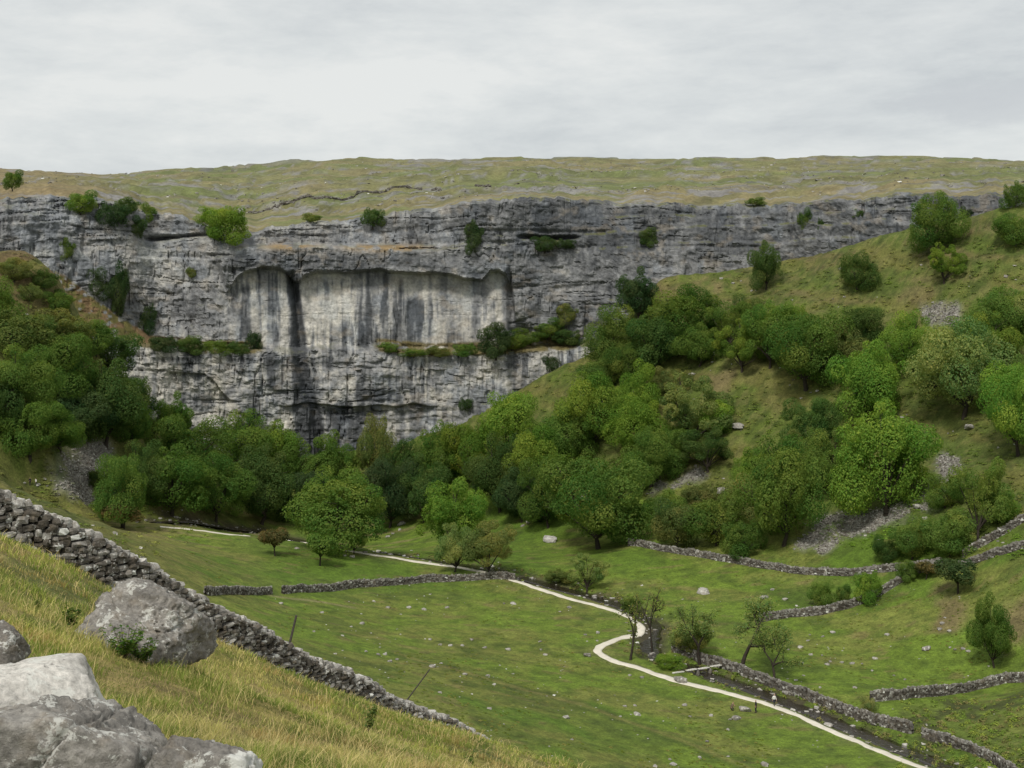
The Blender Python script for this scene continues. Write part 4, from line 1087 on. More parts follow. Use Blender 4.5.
for a in [
    (18, 362, 300, 76, 'bush', 'olive', 'scrubby olive tree high on the western slope beside the picture edge', GL),
    (62, 352, 306, 66, 'bush', 'olive', 'low olive scrub tree on the western slope just under the bare rocky patch', GL),
    (-8, 330, 272, 50, 'bush', 'mid', 'uppermost green tree of the western slope, cut by the picture edge', GL),
    (62, 405, 328, 74, 'dome', 'mid', 'round mid-green tree in the middle of the western slope', GL),
    (108, 372, 326, 62, 'bush', 'dark', 'dark low tree where the western slope meets the lower cliff tier', GL),
    (22, 408, 340, 68, 'dome', 'mid', 'leafy tree on the western slope above the lowest clump', GL),
    (106, 446, 352, 78, 'dome', 'dark', 'large dark tree beside the pale lower cliff at the western end', GL),
    (78, 438, 386, 70, 'dome', 'deep', 'dark tree overhanging the top of the western scree', GL),
    (-4, 432, 364, 58, 'dome', 'dark', 'dark tree on the western slope half out of the picture', GL),
    (30, 460, 392, 68, 'dome', 'mid', 'lowest full tree of the western slope, above the dry grass bank', GL),
    (128, 412, 366, 46, 'bush', 'dark', 'small dark tree tucked against the western foot of the cliff', GL),
    # ---- cove wood, back to front
    (176, 446, 390, 42, 'tall', 'mid', 'tree rising alone in front of the arched western cliff base', GC),
    (185, 482, 410, 82, 'dome', 'mid', 'broad tree at the western back of the cove wood', GC),
    (246, 472, 405, 62, 'dome', 'mid', 'green tree right of the broad one, under the dark cliff band', GC),
    (277, 482, 416, 54, 'dome', 'bright', 'bright tree left of the black water streak on the cliff', GC),
    (308, 492, 436, 52, 'tall', 'mid', 'tree directly under the black water streak on the cliff', GC),
    (340, 492, 430, 44, 'tall', 'mid', 'tree just right of the foot of the black water streak', GC),
    (376, 492, 405, 36, 'tall', 'olive', 'tall slender tree standing up against the pale cliff foot', GC),
    (406, 500, 438, 46, 'dome', 'dark', 'dark tree right of the tall slender tree', GC),
    (440, 496, 420, 56, 'dome', 'mid', 'rounded tree under the eastern end of the lower cliff tier', GC),
    (474, 488, 412, 58, 'dome', 'bright', 'bright tree where the lower cliff tier dips behind the wood', GC),
    (508, 470, 386, 66, 'dome', 'bright', 'highest bright tree at the eastern end of the lower cliff tier', GC),
    (140, 500, 436, 56, 'dome', 'dark', 'dark tree behind the small thorn trees by the western scree', GC),
    (172, 516, 440, 80, 'dome', 'mid', 'big leafy tree in the western front of the cove wood', GC),
    (216, 522, 452, 62, 'dome', 'mid', 'tree in the front row over the white stones of the beck', GC),
    (262, 524, 442, 72, 'dome', 'dark', 'dark tree left of the wide dome-shaped tree', GC),
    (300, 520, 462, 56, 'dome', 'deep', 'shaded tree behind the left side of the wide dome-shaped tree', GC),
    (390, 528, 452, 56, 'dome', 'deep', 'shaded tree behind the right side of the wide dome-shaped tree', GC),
    (424, 522, 452, 58, 'tall', 'dark', 'dark tree behind the twin-topped bright tree', GC),
    (500, 512, 428, 60, 'dome', 'dark', 'dark tree right of and behind the twin-topped bright tree', GC),
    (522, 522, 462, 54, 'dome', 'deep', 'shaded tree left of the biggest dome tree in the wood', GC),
    (540, 498, 424, 62, 'dome', 'bright', 'light green tree above and left of the biggest dome tree', GC),
    (338, 551, 466, 102, 'dome', 'mid', 'wide dome-shaped tree standing forward of the wood by the beck', GC),
    (453, 556, 473, 76, 'tall', 'bright', 'twin-topped bright tree standing forward by the path', GC),
    (455, 572, 520, 44, 'loose', 'pale', 'light open tree with a thin trunk in front of the twin-topped tree', GC),
    (490, 575, 516, 64, 'loose', 'olive', 'loose olive tree leaning over the end of the field wall', GC),
    (598, 549, 442, 108, 'dome', 'mid', 'biggest dome tree of the wood, left end of the long field wall', GC),
    (548, 528, 452, 56, 'dome', 'mid', 'tree touching the left side of the biggest dome tree', GC),
    (650, 490, 424, 56, 'dome', 'mid', 'tree touching the upper right side of the biggest dome tree', GC),
    (566, 466, 402, 58, 'dome', 'mid', 'tree between the bright round crown and the lower cliff tier', GC),
    (594, 448, 371, 68, 'dome', 'bright', 'bright round crown in the middle of the slope below the ledge', GC),
    (633, 424, 359, 46, 'tall', 'bright', 'upright bright tree next above the bright round crown', GC),
    (640, 462, 392, 64, 'dome', 'bright', 'bright tree right of the bright round crown', GC),
    (690, 448, 372, 74, 'loose', 'olive', 'wide olive tree in mid slope with a feathery crown', GC),
    (708, 472, 424, 56, 'loose', 'dark', 'small tree with a visible dark trunk below the feathery olive one', GC),
    (668, 472, 420, 50, 'dome', 'mid', 'tree below the left side of the feathery olive one', GC),
    (122, 528, 449, 56, 'dome', 'mid', 'tall thorn-footed tree at the lower edge of the western scree', GC),
    (124, 529, 502, 44, 'thorn', 'rusty', 'low spreading thorn on the pasture under the western scree', GC),
    (103, 521, 500, 32, 'thorn', 'mid', 'small green thorn beside the low spreading one', GC),
    (98, 490, 469, 26, 'bush', 'dark', 'round dark bush on the western scree', GC),
    # ---- upper middle, under the cliff
    (580, 338, 278, 38, 'tall', 'mid', 'tall narrow tree against the grey cliff at the end of the ledge', GM),
    (638, 322, 266, 46, 'tall', 'deep', 'dark upright tree against the foot of the upper cliff', GM),
    (616, 368, 300, 60, 'dome', 'mid', 'leafy tree at the left end of the group under the upper cliff', GM),
    (655, 372, 302, 64, 'dome', 'dark', 'dark spreading tree below the dark upright one', GM),
    (690, 350, 284, 76, 'dome', 'mid', 'broad tree right of the dark upright one', GM),
    (728, 350, 296, 56, 'loose', 'mid', 'thin-leaved tree at the right end of the group under the upper cliff', GM),
    (766, 290, 238, 34, 'tall', 'dark', 'dark tree standing against the middle of the upper cliff', GM),
    # ---- eastern slope
    (857, 290, 248, 40, 'bush', 'dark', 'round dark tree under the eastern cliff foot', GR),
    (936, 254, 190, 56, 'dome', 'mid', 'large tree breaking the skyline of the eastern cliff', GR),
    (944, 284, 242, 38, 'loose', 'bright', 'small bright tree alone below the skyline tree', GR),
    (1016, 246, 210, 42, 'bush', 'mid', 'bush on the eastern slope top at the picture edge', GR),
    (1016, 208, 176, 26, 'bush', 'mid', 'bush growing from the cliff rim at the eastern picture edge', GR),
    (770, 368, 296, 54, 'loose', 'mid', 'thin mid-green tree left of the big paired crowns', GR),
    (806, 390, 298, 86, 'dome', 'mid', 'big olive-shaded tree in the middle of the eastern slope', GR),
    (858, 350, 304, 54, 'dome', 'dark', 'dark tree between the big olive-shaded one and the trunked round one', GR),
    (910, 374, 306, 56, 'dome', 'bright', 'round bright tree with its trunk showing', GR),
    (868, 428, 334, 78, 'dome', 'bright', 'bright many-lobed tree below the trunked round one', GR),
    (964, 418, 316, 92, 'dome', 'pale', 'huge pale-tipped tree right of the trunked round one', GR),
    (1006, 346, 284, 64, 'dome', 'mid', 'tree above the huge pale-tipped one', GR),
    (1018, 456, 346, 74, 'dome', 'bright', 'bright tree cut by the picture edge below the huge pale-tipped one', GR),
    (812, 452, 394, 56, 'dome', 'dark', 'dark tree above the left foot of the biggest slope tree', GR),
    (826, 494, 424, 54, 'dome', 'mid', 'tree tucked between the two biggest lower slope trees', GR),
    (886, 516, 392, 102, 'dome', 'bright', 'biggest tree of the eastern slope, above the grey scree', GR),
    (784, 546, 434, 82, 'dome', 'mid', 'big tree left of the grey scree above the long field wall', GR),
    (742, 520, 470, 46, 'bush', 'olive', 'scrubby tree left of the big one beside the grey scree', GR),
    (716, 546, 486, 56, 'bush', 'mid', 'bushy tree above the long field wall, left of centre of it', GR),
    (676, 548, 494, 48, 'bush', 'olive', 'low olive bush at the left part of the long field wall', GR),
    (745, 556, 512, 42, 'bush', 'mid', 'green bush immediately behind the long field wall', GR),
    (978, 540, 446, 60, 'loose', 'mid', 'tall open tree with a dark trunk over the climbing walls', GR),
    (950, 558, 506, 52, 'bush', 'mid', 'bush at the foot of the tall open tree', GR),
    (912, 560, 512, 40, 'bush', 'mid', 'leafy bush right of the grey scree bottom', GR),
    (886, 562, 534, 26, 'bush', 'dark', 'small bush in front of the grey scree bottom', GR),
    (840, 372, 322, 54, 'dome', 'olive', 'olive tree left above the bright many-lobed tree', GR),
    (742, 372, 318, 52, 'loose', 'bright', 'airy bright tree left of the thin mid-green one', GR),
    (780, 352, 296, 46, 'dome', 'bright', 'bright round tree at the upper edge of the big olive-shaded one', GR),
    (936, 386, 334, 52, 'dome', 'mid', 'tree filling the gap left of the huge pale-tipped one', GR),
    (986, 372, 308, 56, 'dome', 'bright', 'bright crown just behind the huge pale-tipped one', GR),
    (846, 476, 426, 48, 'dome', 'olive', 'olive tree peeping out left behind the biggest slope tree', GR),
    (756, 500, 446, 50, 'dome', 'bright', 'bright tree upper left of the big one beside the grey scree', GR),
    (800, 470, 424, 42, 'loose', 'olive', 'olive feathery tree above the big one beside the grey scree', GR),
    (700, 512, 478, 40, 'bush', 'olive', 'olive thicket between the flat pale slope rock and the wood', GR),
    (664, 532, 488, 44, 'bush', 'mid', 'thicket right of the biggest dome tree of the wood', GR),
    (945, 508, 470, 34, 'bush', 'mid', 'bush on the right edge of the scree tongue', GR),
    (1000, 520, 482, 42, 'bush', 'bright', 'bright bush under the right-hand side of the tall open tree', GR),
    (905, 480, 440, 30, 'bush', 'mid', 'bush tucked behind the top right of the biggest slope tree', GR),
    (716, 436, 398, 36, 'bush', 'bright', 'bright bush at the right edge of the feathery olive tree', GM),
    (602, 392, 350, 44, 'bush', 'mid', 'bushy tree just under the right tip of the lower cliff tier', GM),
    (672, 398, 362, 40, 'loose', 'olive', 'thin olive tree above the feathery olive one', GM),
    (700, 366, 322, 50, 'dome', 'mid', 'tree below the broad one right of the dark upright one', GM),
    (632, 384, 334, 46, 'dome', 'mid', 'tree below the leafy one under the upper cliff', GM),
    (750, 330, 292, 36, 'bush', 'olive', 'olive bush on the open slope right of the group under the upper cliff', GM),
    (560, 346, 318, 36, 'bush', 'mid', 'leafy bush at the foot of the tall narrow tree', GM),
    (14, 282, 256, 34, 'bush', 'olive', 'olive bush near the top of the western slope at the picture edge', GL),
    (44, 288, 266, 26, 'bush', 'dark', 'small dark bush near the top of the western slope', GL),
    (60, 312, 288, 30, 'bush', 'mid', 'bush at the brow of the western slope beside the bare rocky patch', GL),
    (30, 302, 280, 24, 'bush', 'olive', 'small olive bush between the two top bushes of the western slope', GL),
    (96, 356, 318, 40, 'bush', 'mid', 'green bush on the western slope over the lower tier top', GL),
    (132, 446, 398, 46, 'dome', 'mid', 'tree at the western corner of the cove floor', GL),
    (60, 452, 408, 46, 'dome', 'mid', 'tree beside the lowest full tree, over the western scree', GL),
    (1030, 420, 350, 60, 'dome', 'mid', 'tree mostly outside the eastern picture edge', GR),
    (1028, 340, 290, 40, 'dome', 'pale', 'pale crown at the eastern edge above the bright cut one', GR),
]:
    tree(a[0], a[1], a[2], a[3], a[4], a[5], a[6], a[7])
GF = 'bushes and small trees in the pastures'
for a in [
    (958, 594, 558, 44, 'thorn', 'deep', 'dark spreading hawthorn where the walls meet'),
    (994, 668, 592, 42, 'tall', 'mid', 'upright leafy young tree on the bank over the lower pasture'),
    (822, 608, 576, 24, 'bush', 'mid', 'largest of the bushes left of the winding wall'),
    (842, 604, 582, 17, 'bush', 'mid', 'smallest bush behind the winding wall'),
    (869, 602, 564, 28, 'bush', 'bright', 'bright bush overtopping the winding wall'),
    (908, 580, 558, 24, 'bush', 'mid', 'bush at the upper end of the winding wall'),
    (926, 580, 561, 24, 'thorn', 'rusty', 'small rusty thorn beside the upper end of the winding wall'),
    (868, 714, 694, 16, 'bush', 'pale', 'little white-flowering bush at the end of the pasture wall'),
    (587, 592, 552, 42, 'loose', 'pale', 'pale airy tree on the beck bank beyond the path bend'),
    (630, 660, 598, 50, 'bare', 'olive', 'bare leaning tree at the hairpin of the path'),
    (652, 652, 588, 42, 'bare', 'olive', 'forked bare tree right of the leaning one'),
    (700, 664, 604, 66, 'sparse', 'pale', 'thin-leaved tree above the stone footbridge'),
    (740, 673, 598, 88, 'sparse', 'pale', 'tallest thin-leaved tree beside the beck wall'),
    (774, 684, 628, 56, 'sparse', 'pale', 'small thin-leaved tree over the walker on the path'),
    (690, 652, 622, 44, 'bush', 'olive', 'pale green scrub behind the thin-leaved trees'),
    (320, 566, 532, 34, 'thorn', 'mid', 'little crooked tree in front of the wide dome-shaped tree'),
    (275, 556, 526, 30, 'thorn', 'rusty', 'little rusty thorn left of the crooked tree'),
    (354, 554, 522, 24, 'loose', 'mid', 'slim sapling against the wide dome-shaped tree'),
    (560, 582, 566, 30, 'bush', 'olive', 'low olive bush on the far bank of the beck'),
    (632, 612, 596, 22, 'bush', 'mid', 'low green bush on the beck bank above the hairpin'),
    (668, 668, 652, 30, 'bush', 'bright', 'bright weedy bush between path and beck by the footbridge'),
]:
    tree(a[0], a[1], a[2], a[3], a[4], a[5], a[6], GF)
GS = 'shrubs rooted on the cliff'
for px, base, top, w, tone, label in [
    (81, 215, 188, 34, 'mid', 'wide shrub on the western cliff rim'),
    (112, 230, 196, 36, 'deep', 'dark shrub filling the western gully top'),
    (128, 216, 196, 26, 'dark', 'shrub at the head of the western gully'),
    (149, 224, 200, 16, 'mid', 'narrow green shrub right of the western gully'),
    (136, 240, 214, 22, 'deep', 'dark shrub above the undercut slit of the western crag'),
    (134, 275, 240, 6, 'dark', 'thin strip of ivy hanging in the western gully'),
    (67, 263, 236, 20, 'mid', 'round bush at the foot of the western crag'),
    (98, 300, 264, 30, 'deep', 'dark bush leaning on the foot of the western crag'),
    (118, 318, 258, 22, 'deep', 'tall dark yew at the foot of the western gully'),
    (148, 334, 294, 24, 'deep', 'dark tree at the left end of the vegetated ledge'),
    (228, 246, 204, 50, 'bright', 'big bright bush in the notch of the cliff rim'),
    (213, 225, 204, 30, 'bright', 'smaller bright bush on the left of the rim notch'),
    (13, 190, 168, 22, 'mid', 'bush on the skyline at the western picture edge'),
    (373, 228, 203, 24, 'dark', 'bush on the set-back upper tier left of centre'),
    (474, 255, 218, 22, 'deep', 'upright dark shrub in the crack above the recess'),
    (312, 222, 212, 20, 'olive', 'small olive shrub on the upper tier rim'),
    (545, 252, 233, 28, 'deep', 'dark shrub spilling from the slit right of the recess'),
    (565, 250, 236, 22, 'deep', 'small dark shrub at the right end of the same slit'),
    (649, 248, 226, 22, 'dark', 'lone shrub in the middle of the upper cliff'),
    (756, 206, 196, 18, 'mid', 'shrub on the eastern rim, left part'),
    (803, 234, 206, 18, 'dark', 'dark ivy patch on the eastern cliff'),
    (820, 236, 214, 8, 'dark', 'thin ivy strip right of the dark ivy patch'),
    (860, 220, 208, 18, 'dark', 'small shrub high on the eastern cliff'),
    (966, 222, 204, 14, 'deep', 'dark ivy at the break of the eastern rim'),
    (192, 278, 266, 12, 'olive', 'olive tuft on the grey western wall face'),
    (165, 352, 332, 32, 'deep', 'dark ledge shrub above the arched western cliff base'),
    (190, 355, 334, 34, 'dark', 'second ledge shrub, right of the dark one'),
    (215, 356, 338, 32, 'mid', 'third ledge shrub, low and mid green'),
    (240, 356, 340, 26, 'dark', 'last low shrub before the round ledge bush'),
    (254, 351, 326, 16, 'deep', 'round dark bush at the right end of the western ledge'),
    (388, 354, 341, 22, 'mid', 'green shrub at the left end of the eastern ledge'),
    (414, 357, 347, 26, 'mid', 'low ledge shrub right of the green one'),
    (440, 357, 345, 28, 'olive', 'brownish low shrub in the middle of the eastern ledge'),
    (466, 356, 340, 26, 'mid', 'low shrub left of the dark round recess shrub'),
    (496, 358, 320, 38, 'deep', 'dark round shrub at the right end of the great recess'),
    (512, 350, 332, 30, 'mid', 'green shrub touching the dark round recess shrub'),
    (548, 338, 316, 34, 'mid', 'shrub halfway up the green ramp at the end of the ledge'),
    (566, 346, 324, 32, 'dark', 'dark shrub low on the green ramp at the end of the ledge'),
    (566, 326, 302, 26, 'olive', 'olive shrub at the top of the green ramp by the tall narrow tree'),
    (530, 344, 326, 40, 'mid', 'spreading green shrub on the grassy end of the ledge'),
    (552, 372, 352, 20, 'deep', 'dark shrub splitting the right end of the lower tier'),
    (465, 412, 394, 18, 'deep', 'dark bush against the lower tier above the wood'),
]:
    g = cliff_at(px, base)
    g[1] -= 0.6
    k_ = g[1] / F
    plant('bush', tone, g, (base - top) * k_, w * k_, label, 'shrub', 'shrub', GS)

# ------------------------------------------------------------------ scattered stones
def stone_at(px, py, w, label, group, asp=0.55, seed=0, hitf=hit):
    g = hitf(px, py)
    k_ = g[1] / F * w / 2
    return rock('field_stone', (g[0], g[1], g[2] + k_ * asp * 0.25), (k_, k_ * 0.8, k_ * asp), 700 + seed, label, 'stone', M['fieldstone'], 2 if w < 9 else 3, seed * 1.3, group, 0.3 + 0.45 * ((seed * 37) % 10) / 10, rough=0.16, planes=7, sharp=16)
notable = [(680, 682, 15, 'pale rock cluster on the grass just below the path'), (566, 718, 9, 'lone squat stone in the middle of the lower pasture'), (745, 711, 13, 'flat grey rock between the crouching and the standing hiker'), (736, 719, 11, 'low rock below the crouching hiker'),
           (702, 593, 15, 'pale rock in the far pasture above the thin-leaved trees'), (765, 598, 9, 'pale stone in the far pasture by the end of the dark wall'), (766, 617, 10, 'dark grey stone at the end of the dark wall'), (550, 541, 17, 'low rock by the biggest dome tree, on the far pasture'),
           (403, 524, 9, 'white boulder in the clearing behind the dome-shaped tree'), (432, 667, 8, 'round pale stone near the leaning post tip'), (587, 656, 9, 'grey rock beside the hairpin of the path'), (637, 715, 9, 'flat pale stone on the grass left of the crouching hiker'), (800, 664, 9, 'larger pale stone by the thin-leaved trees'),
           (926, 650, 11, 'rock on the bank of the lower right pasture'), (828, 726, 10, 'white flat stone on the beck bank'), (787, 694, 10, 'brown rock in the beck near the walker'), (710, 356, 16, 'pale rock outcrop on the eastern slope below the cliff'), (692, 375, 8, 'pale stone below the slope outcrop'), (735, 320, 7, 'small white rock high on the eastern slope'),
           (738, 428, 14, 'pale outcrop right of the small trunked tree'), (722, 492, 14, 'flat pale rock on the slope above the long field wall'), (918, 508, 12, 'pale slab leaning at the scree edge'), (970, 428, 12, 'light rock on the open grass of the eastern slope'), (66, 265, 12, 'white rock at the foot of the western crag bush'),
           (20, 342, 8, 'light rock among the western slope scrub'), (72, 446, 8, 'rock at the top of the western scree'), (765, 766, 10, 'pale stone at the bottom picture edge below the path'), (673, 765, 9, 'tan stone near the bottom picture edge')]
for i, (px, py, w, lb) in enumerate(notable): stone_at(px, py, w, lb, 'rocks lying on the grass', seed=i)
groups = {
    'small pale stones strewn on the pasture between near wall and path': [(281, 604), (322, 613), (314, 632), (351, 627), (362, 624), (388, 608), (409, 608), (424, 610), (447, 608), (504, 604), (513, 604), (366, 652), (378, 655), (385, 655), (430, 640), (440, 645), (450, 646), (462, 646), (485, 648), (472, 640), (508, 650), (390, 662), (397, 660), (441, 664), (465, 675), (488, 676), (494, 685), (440, 693), (540, 642), (541, 650), (545, 655), (597, 641), (585, 635), (598, 633), (560, 612), (569, 608), (620, 717), (625, 707), (635, 706), (690, 717), (711, 716), (728, 730), (707, 742), (700, 758), (655, 767), (670, 760), (728, 757), (685, 706), (630, 676), (642, 678), (655, 766), (572, 740), (730, 720)],
    'small pale stones in the pasture between the beck wall and the dark wall': [(800, 648), (811, 655), (822, 656), (833, 633), (823, 637), (827, 665), (830, 662), (842, 663), (852, 664), (862, 664), (875, 659), (872, 671), (894, 676), (887, 635), (820, 688), (855, 688), (905, 680), (945, 618), (942, 624), (940, 630), (949, 632), (950, 648), (963, 649), (788, 650), (785, 600), (772, 590), (955, 650), (968, 652)],
    'white stones along the beck in front of the cove wood': [(137, 522), (146, 521), (160, 519), (170, 521), (176, 518), (187, 520), (196, 522), (250, 533), (260, 535), (268, 541), (280, 543), (297, 549), (345, 556), (352, 557), (365, 553), (378, 552), (390, 555), (411, 557), (418, 556), (430, 562), (441, 565), (393, 534), (400, 530), (388, 537), (523, 526), (528, 523)],
}
si = 100
for gname, lst in groups.items():
    r_ = np.random.default_rng(si)
    for px, py in lst:
        si += 1
        stone_at(px, py, r_.uniform(3.2, 6.5), {'s': 'small pale limestone stone lying on the green pasture between the near wall and the path', 't': '', 'w': 'white stone lying along the beck in front of the cove wood'}[gname[0]] if 'near wall' in gname or gname[0] == 'w' else 'small pale stone lying in the pasture between the beck wall and the dark wall', gname, seed=si)
# rubble too small and too many to count: one object each
def rubble(name, pts, sizes, label, seed, mat, kind='stuff'):
    r_ = np.random.default_rng(seed)
    n = len(pts)
    sz = np.stack([sizes, sizes * r_.uniform(.6, 1, n), sizes * r_.uniform(.3, .65, n)], -1)
    me = stones_mesh(name, np.array(pts) + np.array([0, 0, CZ]), sz, r_.uniform(0, 6.28, n), ST8, 0.14, seed, np.clip(r_.normal(.6 if 'scree' not in name else .32, .22 if 'scree' not in name else .14, n), 0, 1))
    return tag(obj(name, me, mat), label, 'rubble', None, kind)
r_ = np.random.default_rng(77)
pts, szs = [], []
for _ in range(800):
    px, py = r_.uniform(240, 1024), r_.uniform(585, 768)
    if fbm(px / 60, py / 25, 900, 3) < 0.50: continue
    g = hit(px, py, 150)
    pts.append(g); szs.append(r_.uniform(0.10, 0.32) * (1.8 if r_.random() < 0.10 else 1))
b_ = smooth_line(beck, 0.6, 6)
for p in b_:
    if r_.random() < 0.9:
        x, y = p + r_.normal(0, 1.9, 2)
        pts.append((x, y, float(gz(x, y)))); szs.append(r_.uniform(0.15, 0.8))
rubble('pasture_gravel', pts, np.array(szs), 'scattered small limestone rubble over the pastures and beck bed', 78, M['fieldstone'])
pts, szs = [], []
sc_i = np.argwhere((scree > 0.2) & (PX > -20) & (PX < 1060))
sc_w = np.array([scree[i, j] ** 2.5 * (0.15 + ss(0.35, 0.6, mid[i, j])) for i, j in sc_i])
for i, j in sc_i[r_.choice(len(sc_i), 6500, p=sc_w / sc_w.sum())]:
    x, y = X[i, j] + r_.normal(0, .4), Y[i, j] + r_.normal(0, .6)
    pts.append((x, y, float(gz(x, y)) + .05)); szs.append(r_.uniform(0.2, 0.7))
rubble('scree', pts, np.array(szs), 'loose grey scree on the valley sides', 79, M['fieldstone'])
pts, szs = [], []
for _ in range(2200):
    px, py = r_.uniform(0, 1060), r_.uniform(162, 225)
    if py > rimf(px) - 2 or fbm(px / 50, py / 7, 910, 3) < 0.47: continue
    g = moor_hit(px, py)
    pts.append(g); szs.append(r_.uniform(0.35, 1.0) * (2 if r_.random() < .06 else 1))
rubble('moor_rubble', pts, np.array(szs), 'pale limestone rubble strewn over the moor', 80, M['farwall'])
pts, szs = [], []
for _ in range(700):
    px, py = r_.uniform(0, 1024), r_.uniform(262, 560)
    if fbm(px / 40, py / 20, 920, 3) < 0.55: continue
    g = hit(px, py, 200)
    if g[2] < -48 or g[1] > 490: continue
    pts.append(g); szs.append(r_.uniform(0.3, 1.0))
rubble('slope_rubble', pts, np.array(szs), 'bits of limestone showing through the slope grass', 81, M['fieldstone'])

# ------------------------------------------------------------------ ground cover on the slopes and tussocks in the pastures
def tussocks(name, pts, hs, ws, cols_, seed, per, label):
    r_ = np.random.default_rng(seed)
    n = len(pts)
    pts = np.repeat(np.array(pts), per, 0); hs = np.repeat(hs, per); ws = np.repeat(ws, per); cc = np.repeat(np.array(cols_), per, 0)
    m = len(pts)
    d = r_.normal(size=(m, 3)); d /= np.linalg.norm(d, axis=1)[:, None]; d[:, 2] = np.abs(d[:, 2])
    rad = r_.uniform(0.3, 1, m) ** 0.6
    pos = pts + d * np.stack([ws / 2, ws / 2, hs], -1) * rad[:, None]
    pos[:, 2] += CZ
    V, Fq = leaf_quads(pos, d * .9 + r_.normal(0, .35, d.shape) + np.array([0, -0.15, 0.8]), 1.0, r_)
    V = (V.reshape(m, 4, 3) - pos[:, None]) * (np.clip(ws * 0.13, 0.09, 0.20))[:, None, None] + pos[:, None]
    cc = cc * r_.uniform(.85, 1.35, m)[:, None]
    me = mesh_np(name, V.reshape(-1, 3), Fq, False, np.repeat(cc, 4, 0))
    return tag(obj(name, me, M['herbage']), label, 'ground cover', None, 'stuff')
pts, hs, ws, cs = [], [], [], []
for _ in range(9000):
    px, py = r_.uniform(-30, 1060), r_.uniform(225, 560)
    g = hit(px, py, 200)
    if g[2] < -50 or g[1] > d0f(px) - 2: continue
    f_ = fbm(g[0] / 12, g[2] / 8, 930, 3)
    if f_ < 0.40 and r_.random() < 0.75: continue
    if scree[np.clip(np.searchsorted(gd, g[1]), 0, len(gd) - 1), int(np.clip((px - gpx[0]) / 2.5, 0, len(gpx) - 1))] > .3 and r_.random() < .9: continue
    big_ = r_.random() < 0.16 * ss(0.42, 0.6, f_)
    pts.append(g); hs.append(r_.uniform(.8, 2.2) if big_ else r_.uniform(.15, .5)); ws.append(r_.uniform(1.5, 4.0) if big_ else r_.uniform(.9, 2.4))
    gi, gj = np.clip(np.searchsorted(gd, g[1]), 0, len(gd) - 1), int(np.clip((px - gpx[0]) / 2.5, 0, len(gpx) - 1))
    cs.append(G[gi, gj] * r_.uniform(1.15, 1.75) * np.array([1, 1.06, 1]) if not big_ else 1.25 * np.array([(0.075, 0.105, 0.022), (0.10, 0.12, 0.026), (0.13, 0.13, 0.035), (0.085, 0.125, 0.022)][r_.integers(4)]) * (0.95 if big_ else 1))
tussocks('undergrowth', pts, np.array(hs), np.array(ws), cs, 31, 40, 'low bracken and scrub covering the valley sides')
pts, hs, ws, cs = [], [], [], []
for _ in range(9000):
    px, py = r_.uniform(200, 1060), r_.uniform(530, 790)
    f_ = fbm(px / 50, py / 20, 940, 3)
    inw = px > 900 and py > 700
    bk = False
    g = hit(px, py, 150)
    dbk = poly_dist(np.array([g[0]]), np.array([g[1]]), beck)[0]
    dpt = poly_dist(np.array([g[0]]), np.array([g[1]]), pathl)[0]
    if dpt < 1.5: continue
    bk = 1.6 < dbk < 6
    if not (inw or bk) and f_ < 0.55: continue
    if not (inw or bk) and r_.random() < .35: continue
    if bk or inw:
        hs.append(r_.uniform(.25, .7)); ws.append(r_.uniform(.6, 1.5)); cs.append(1.35 * np.array([(0.10, 0.145, 0.026), (0.15, 0.18, 0.034), (0.13, 0.12, 0.045), (0.085, 0.115, 0.026)][r_.integers(4)]))
    else:
        hs.append(r_.uniform(.06, .2)); ws.append(r_.uniform(.3, .9)); cs.append(np.array([(0.12, 0.155, 0.026), (0.18, 0.175, 0.05), (0.11, 0.14, 0.028)][r_.integers(3)]))
    pts.append(g)
tussocks('pasture_tussock_grass', pts, np.array(hs), np.array(ws), cs, 33, 34, 'tussocks and rushes in the pastures and along the beck')

# ------------------------------------------------------------------ long grass of the near hillside
r_ = np.random.default_rng(55)
NBL = 430000
wx = np.array([CX + q_[0] / q_[1] * F for q_ in nw]); wd = np.array([q_[1] for q_ in nw])
px = r_.uniform(-120, 760, NBL)
d = np.exp(r_.uniform(np.log(5.2), np.log(68), NBL))
x = (px - CX) / F * d
zn = tps_eval(near_m, x, d)
lim = np.where(px < 470, np.interp(px, wx, wd) + 1.0, 66)
kp = (d < lim)
z = gz(x, d)
py = H0 - z * F / d
kp &= py < 840
kp &= z > -27
# nothing grows through the great boulder's or the wall's footprint
bx, by = P(150, 622, 22.0)[:2]
kp &= ((x - bx) / 1.0) ** 2 + ((d - by) / 0.8) ** 2 > 1
for (a_, b_, rr_) in ((P(40, 700, 7.7)[0] - .1, 7.85, .42), (P(75, 745, 6.6)[0], 6.6, .55), (P(207, 760, 6.2)[0], 6.2, .22), (P(2, 638, 10.5)[0], 10.5, .2)):
    kp &= np.hypot(x - a_, d - b_) > rr_
kp &= poly_dist(x, d, [tuple(q_[:2]) for q_ in nw]) > 0.45
x, d, z, px = x[kp], d[kp], z[kp], px[kp]
n = len(x)
tuft = fbm(x / 0.7, d / 0.7, 601, 3)
patch = fbm(x / 3.0, d / 3.4, 603, 4)
patch2 = fbm(x / 1.6, d / 2.0, 605, 3)
h = (0.045 + 0.145 * ss(0.40, 0.68, tuft)) * r_.uniform(0.6, 1.3, n)
stalk = r_.random(n) < 0.05
h = np.where(stalk, h * 1.5 + 0.08, h)
wdt = np.maximum(0.004, 0.00042 * d) * r_.uniform(.7, 1.5, n) * np.where(stalk, .7, 1)
th = r_.uniform(0, 6.28, n)
ln_ = r_.uniform(0.15, 0.95, n) * h
lx, ly = np.cos(th) * ln_ + 0.12 * h, np.sin(th) * ln_
ph = r_.uniform(0, 3.14, n)
ux, uy = np.cos(ph) * wdt / 2, np.sin(ph) * wdt / 2
zb = z + CZ - 0.02
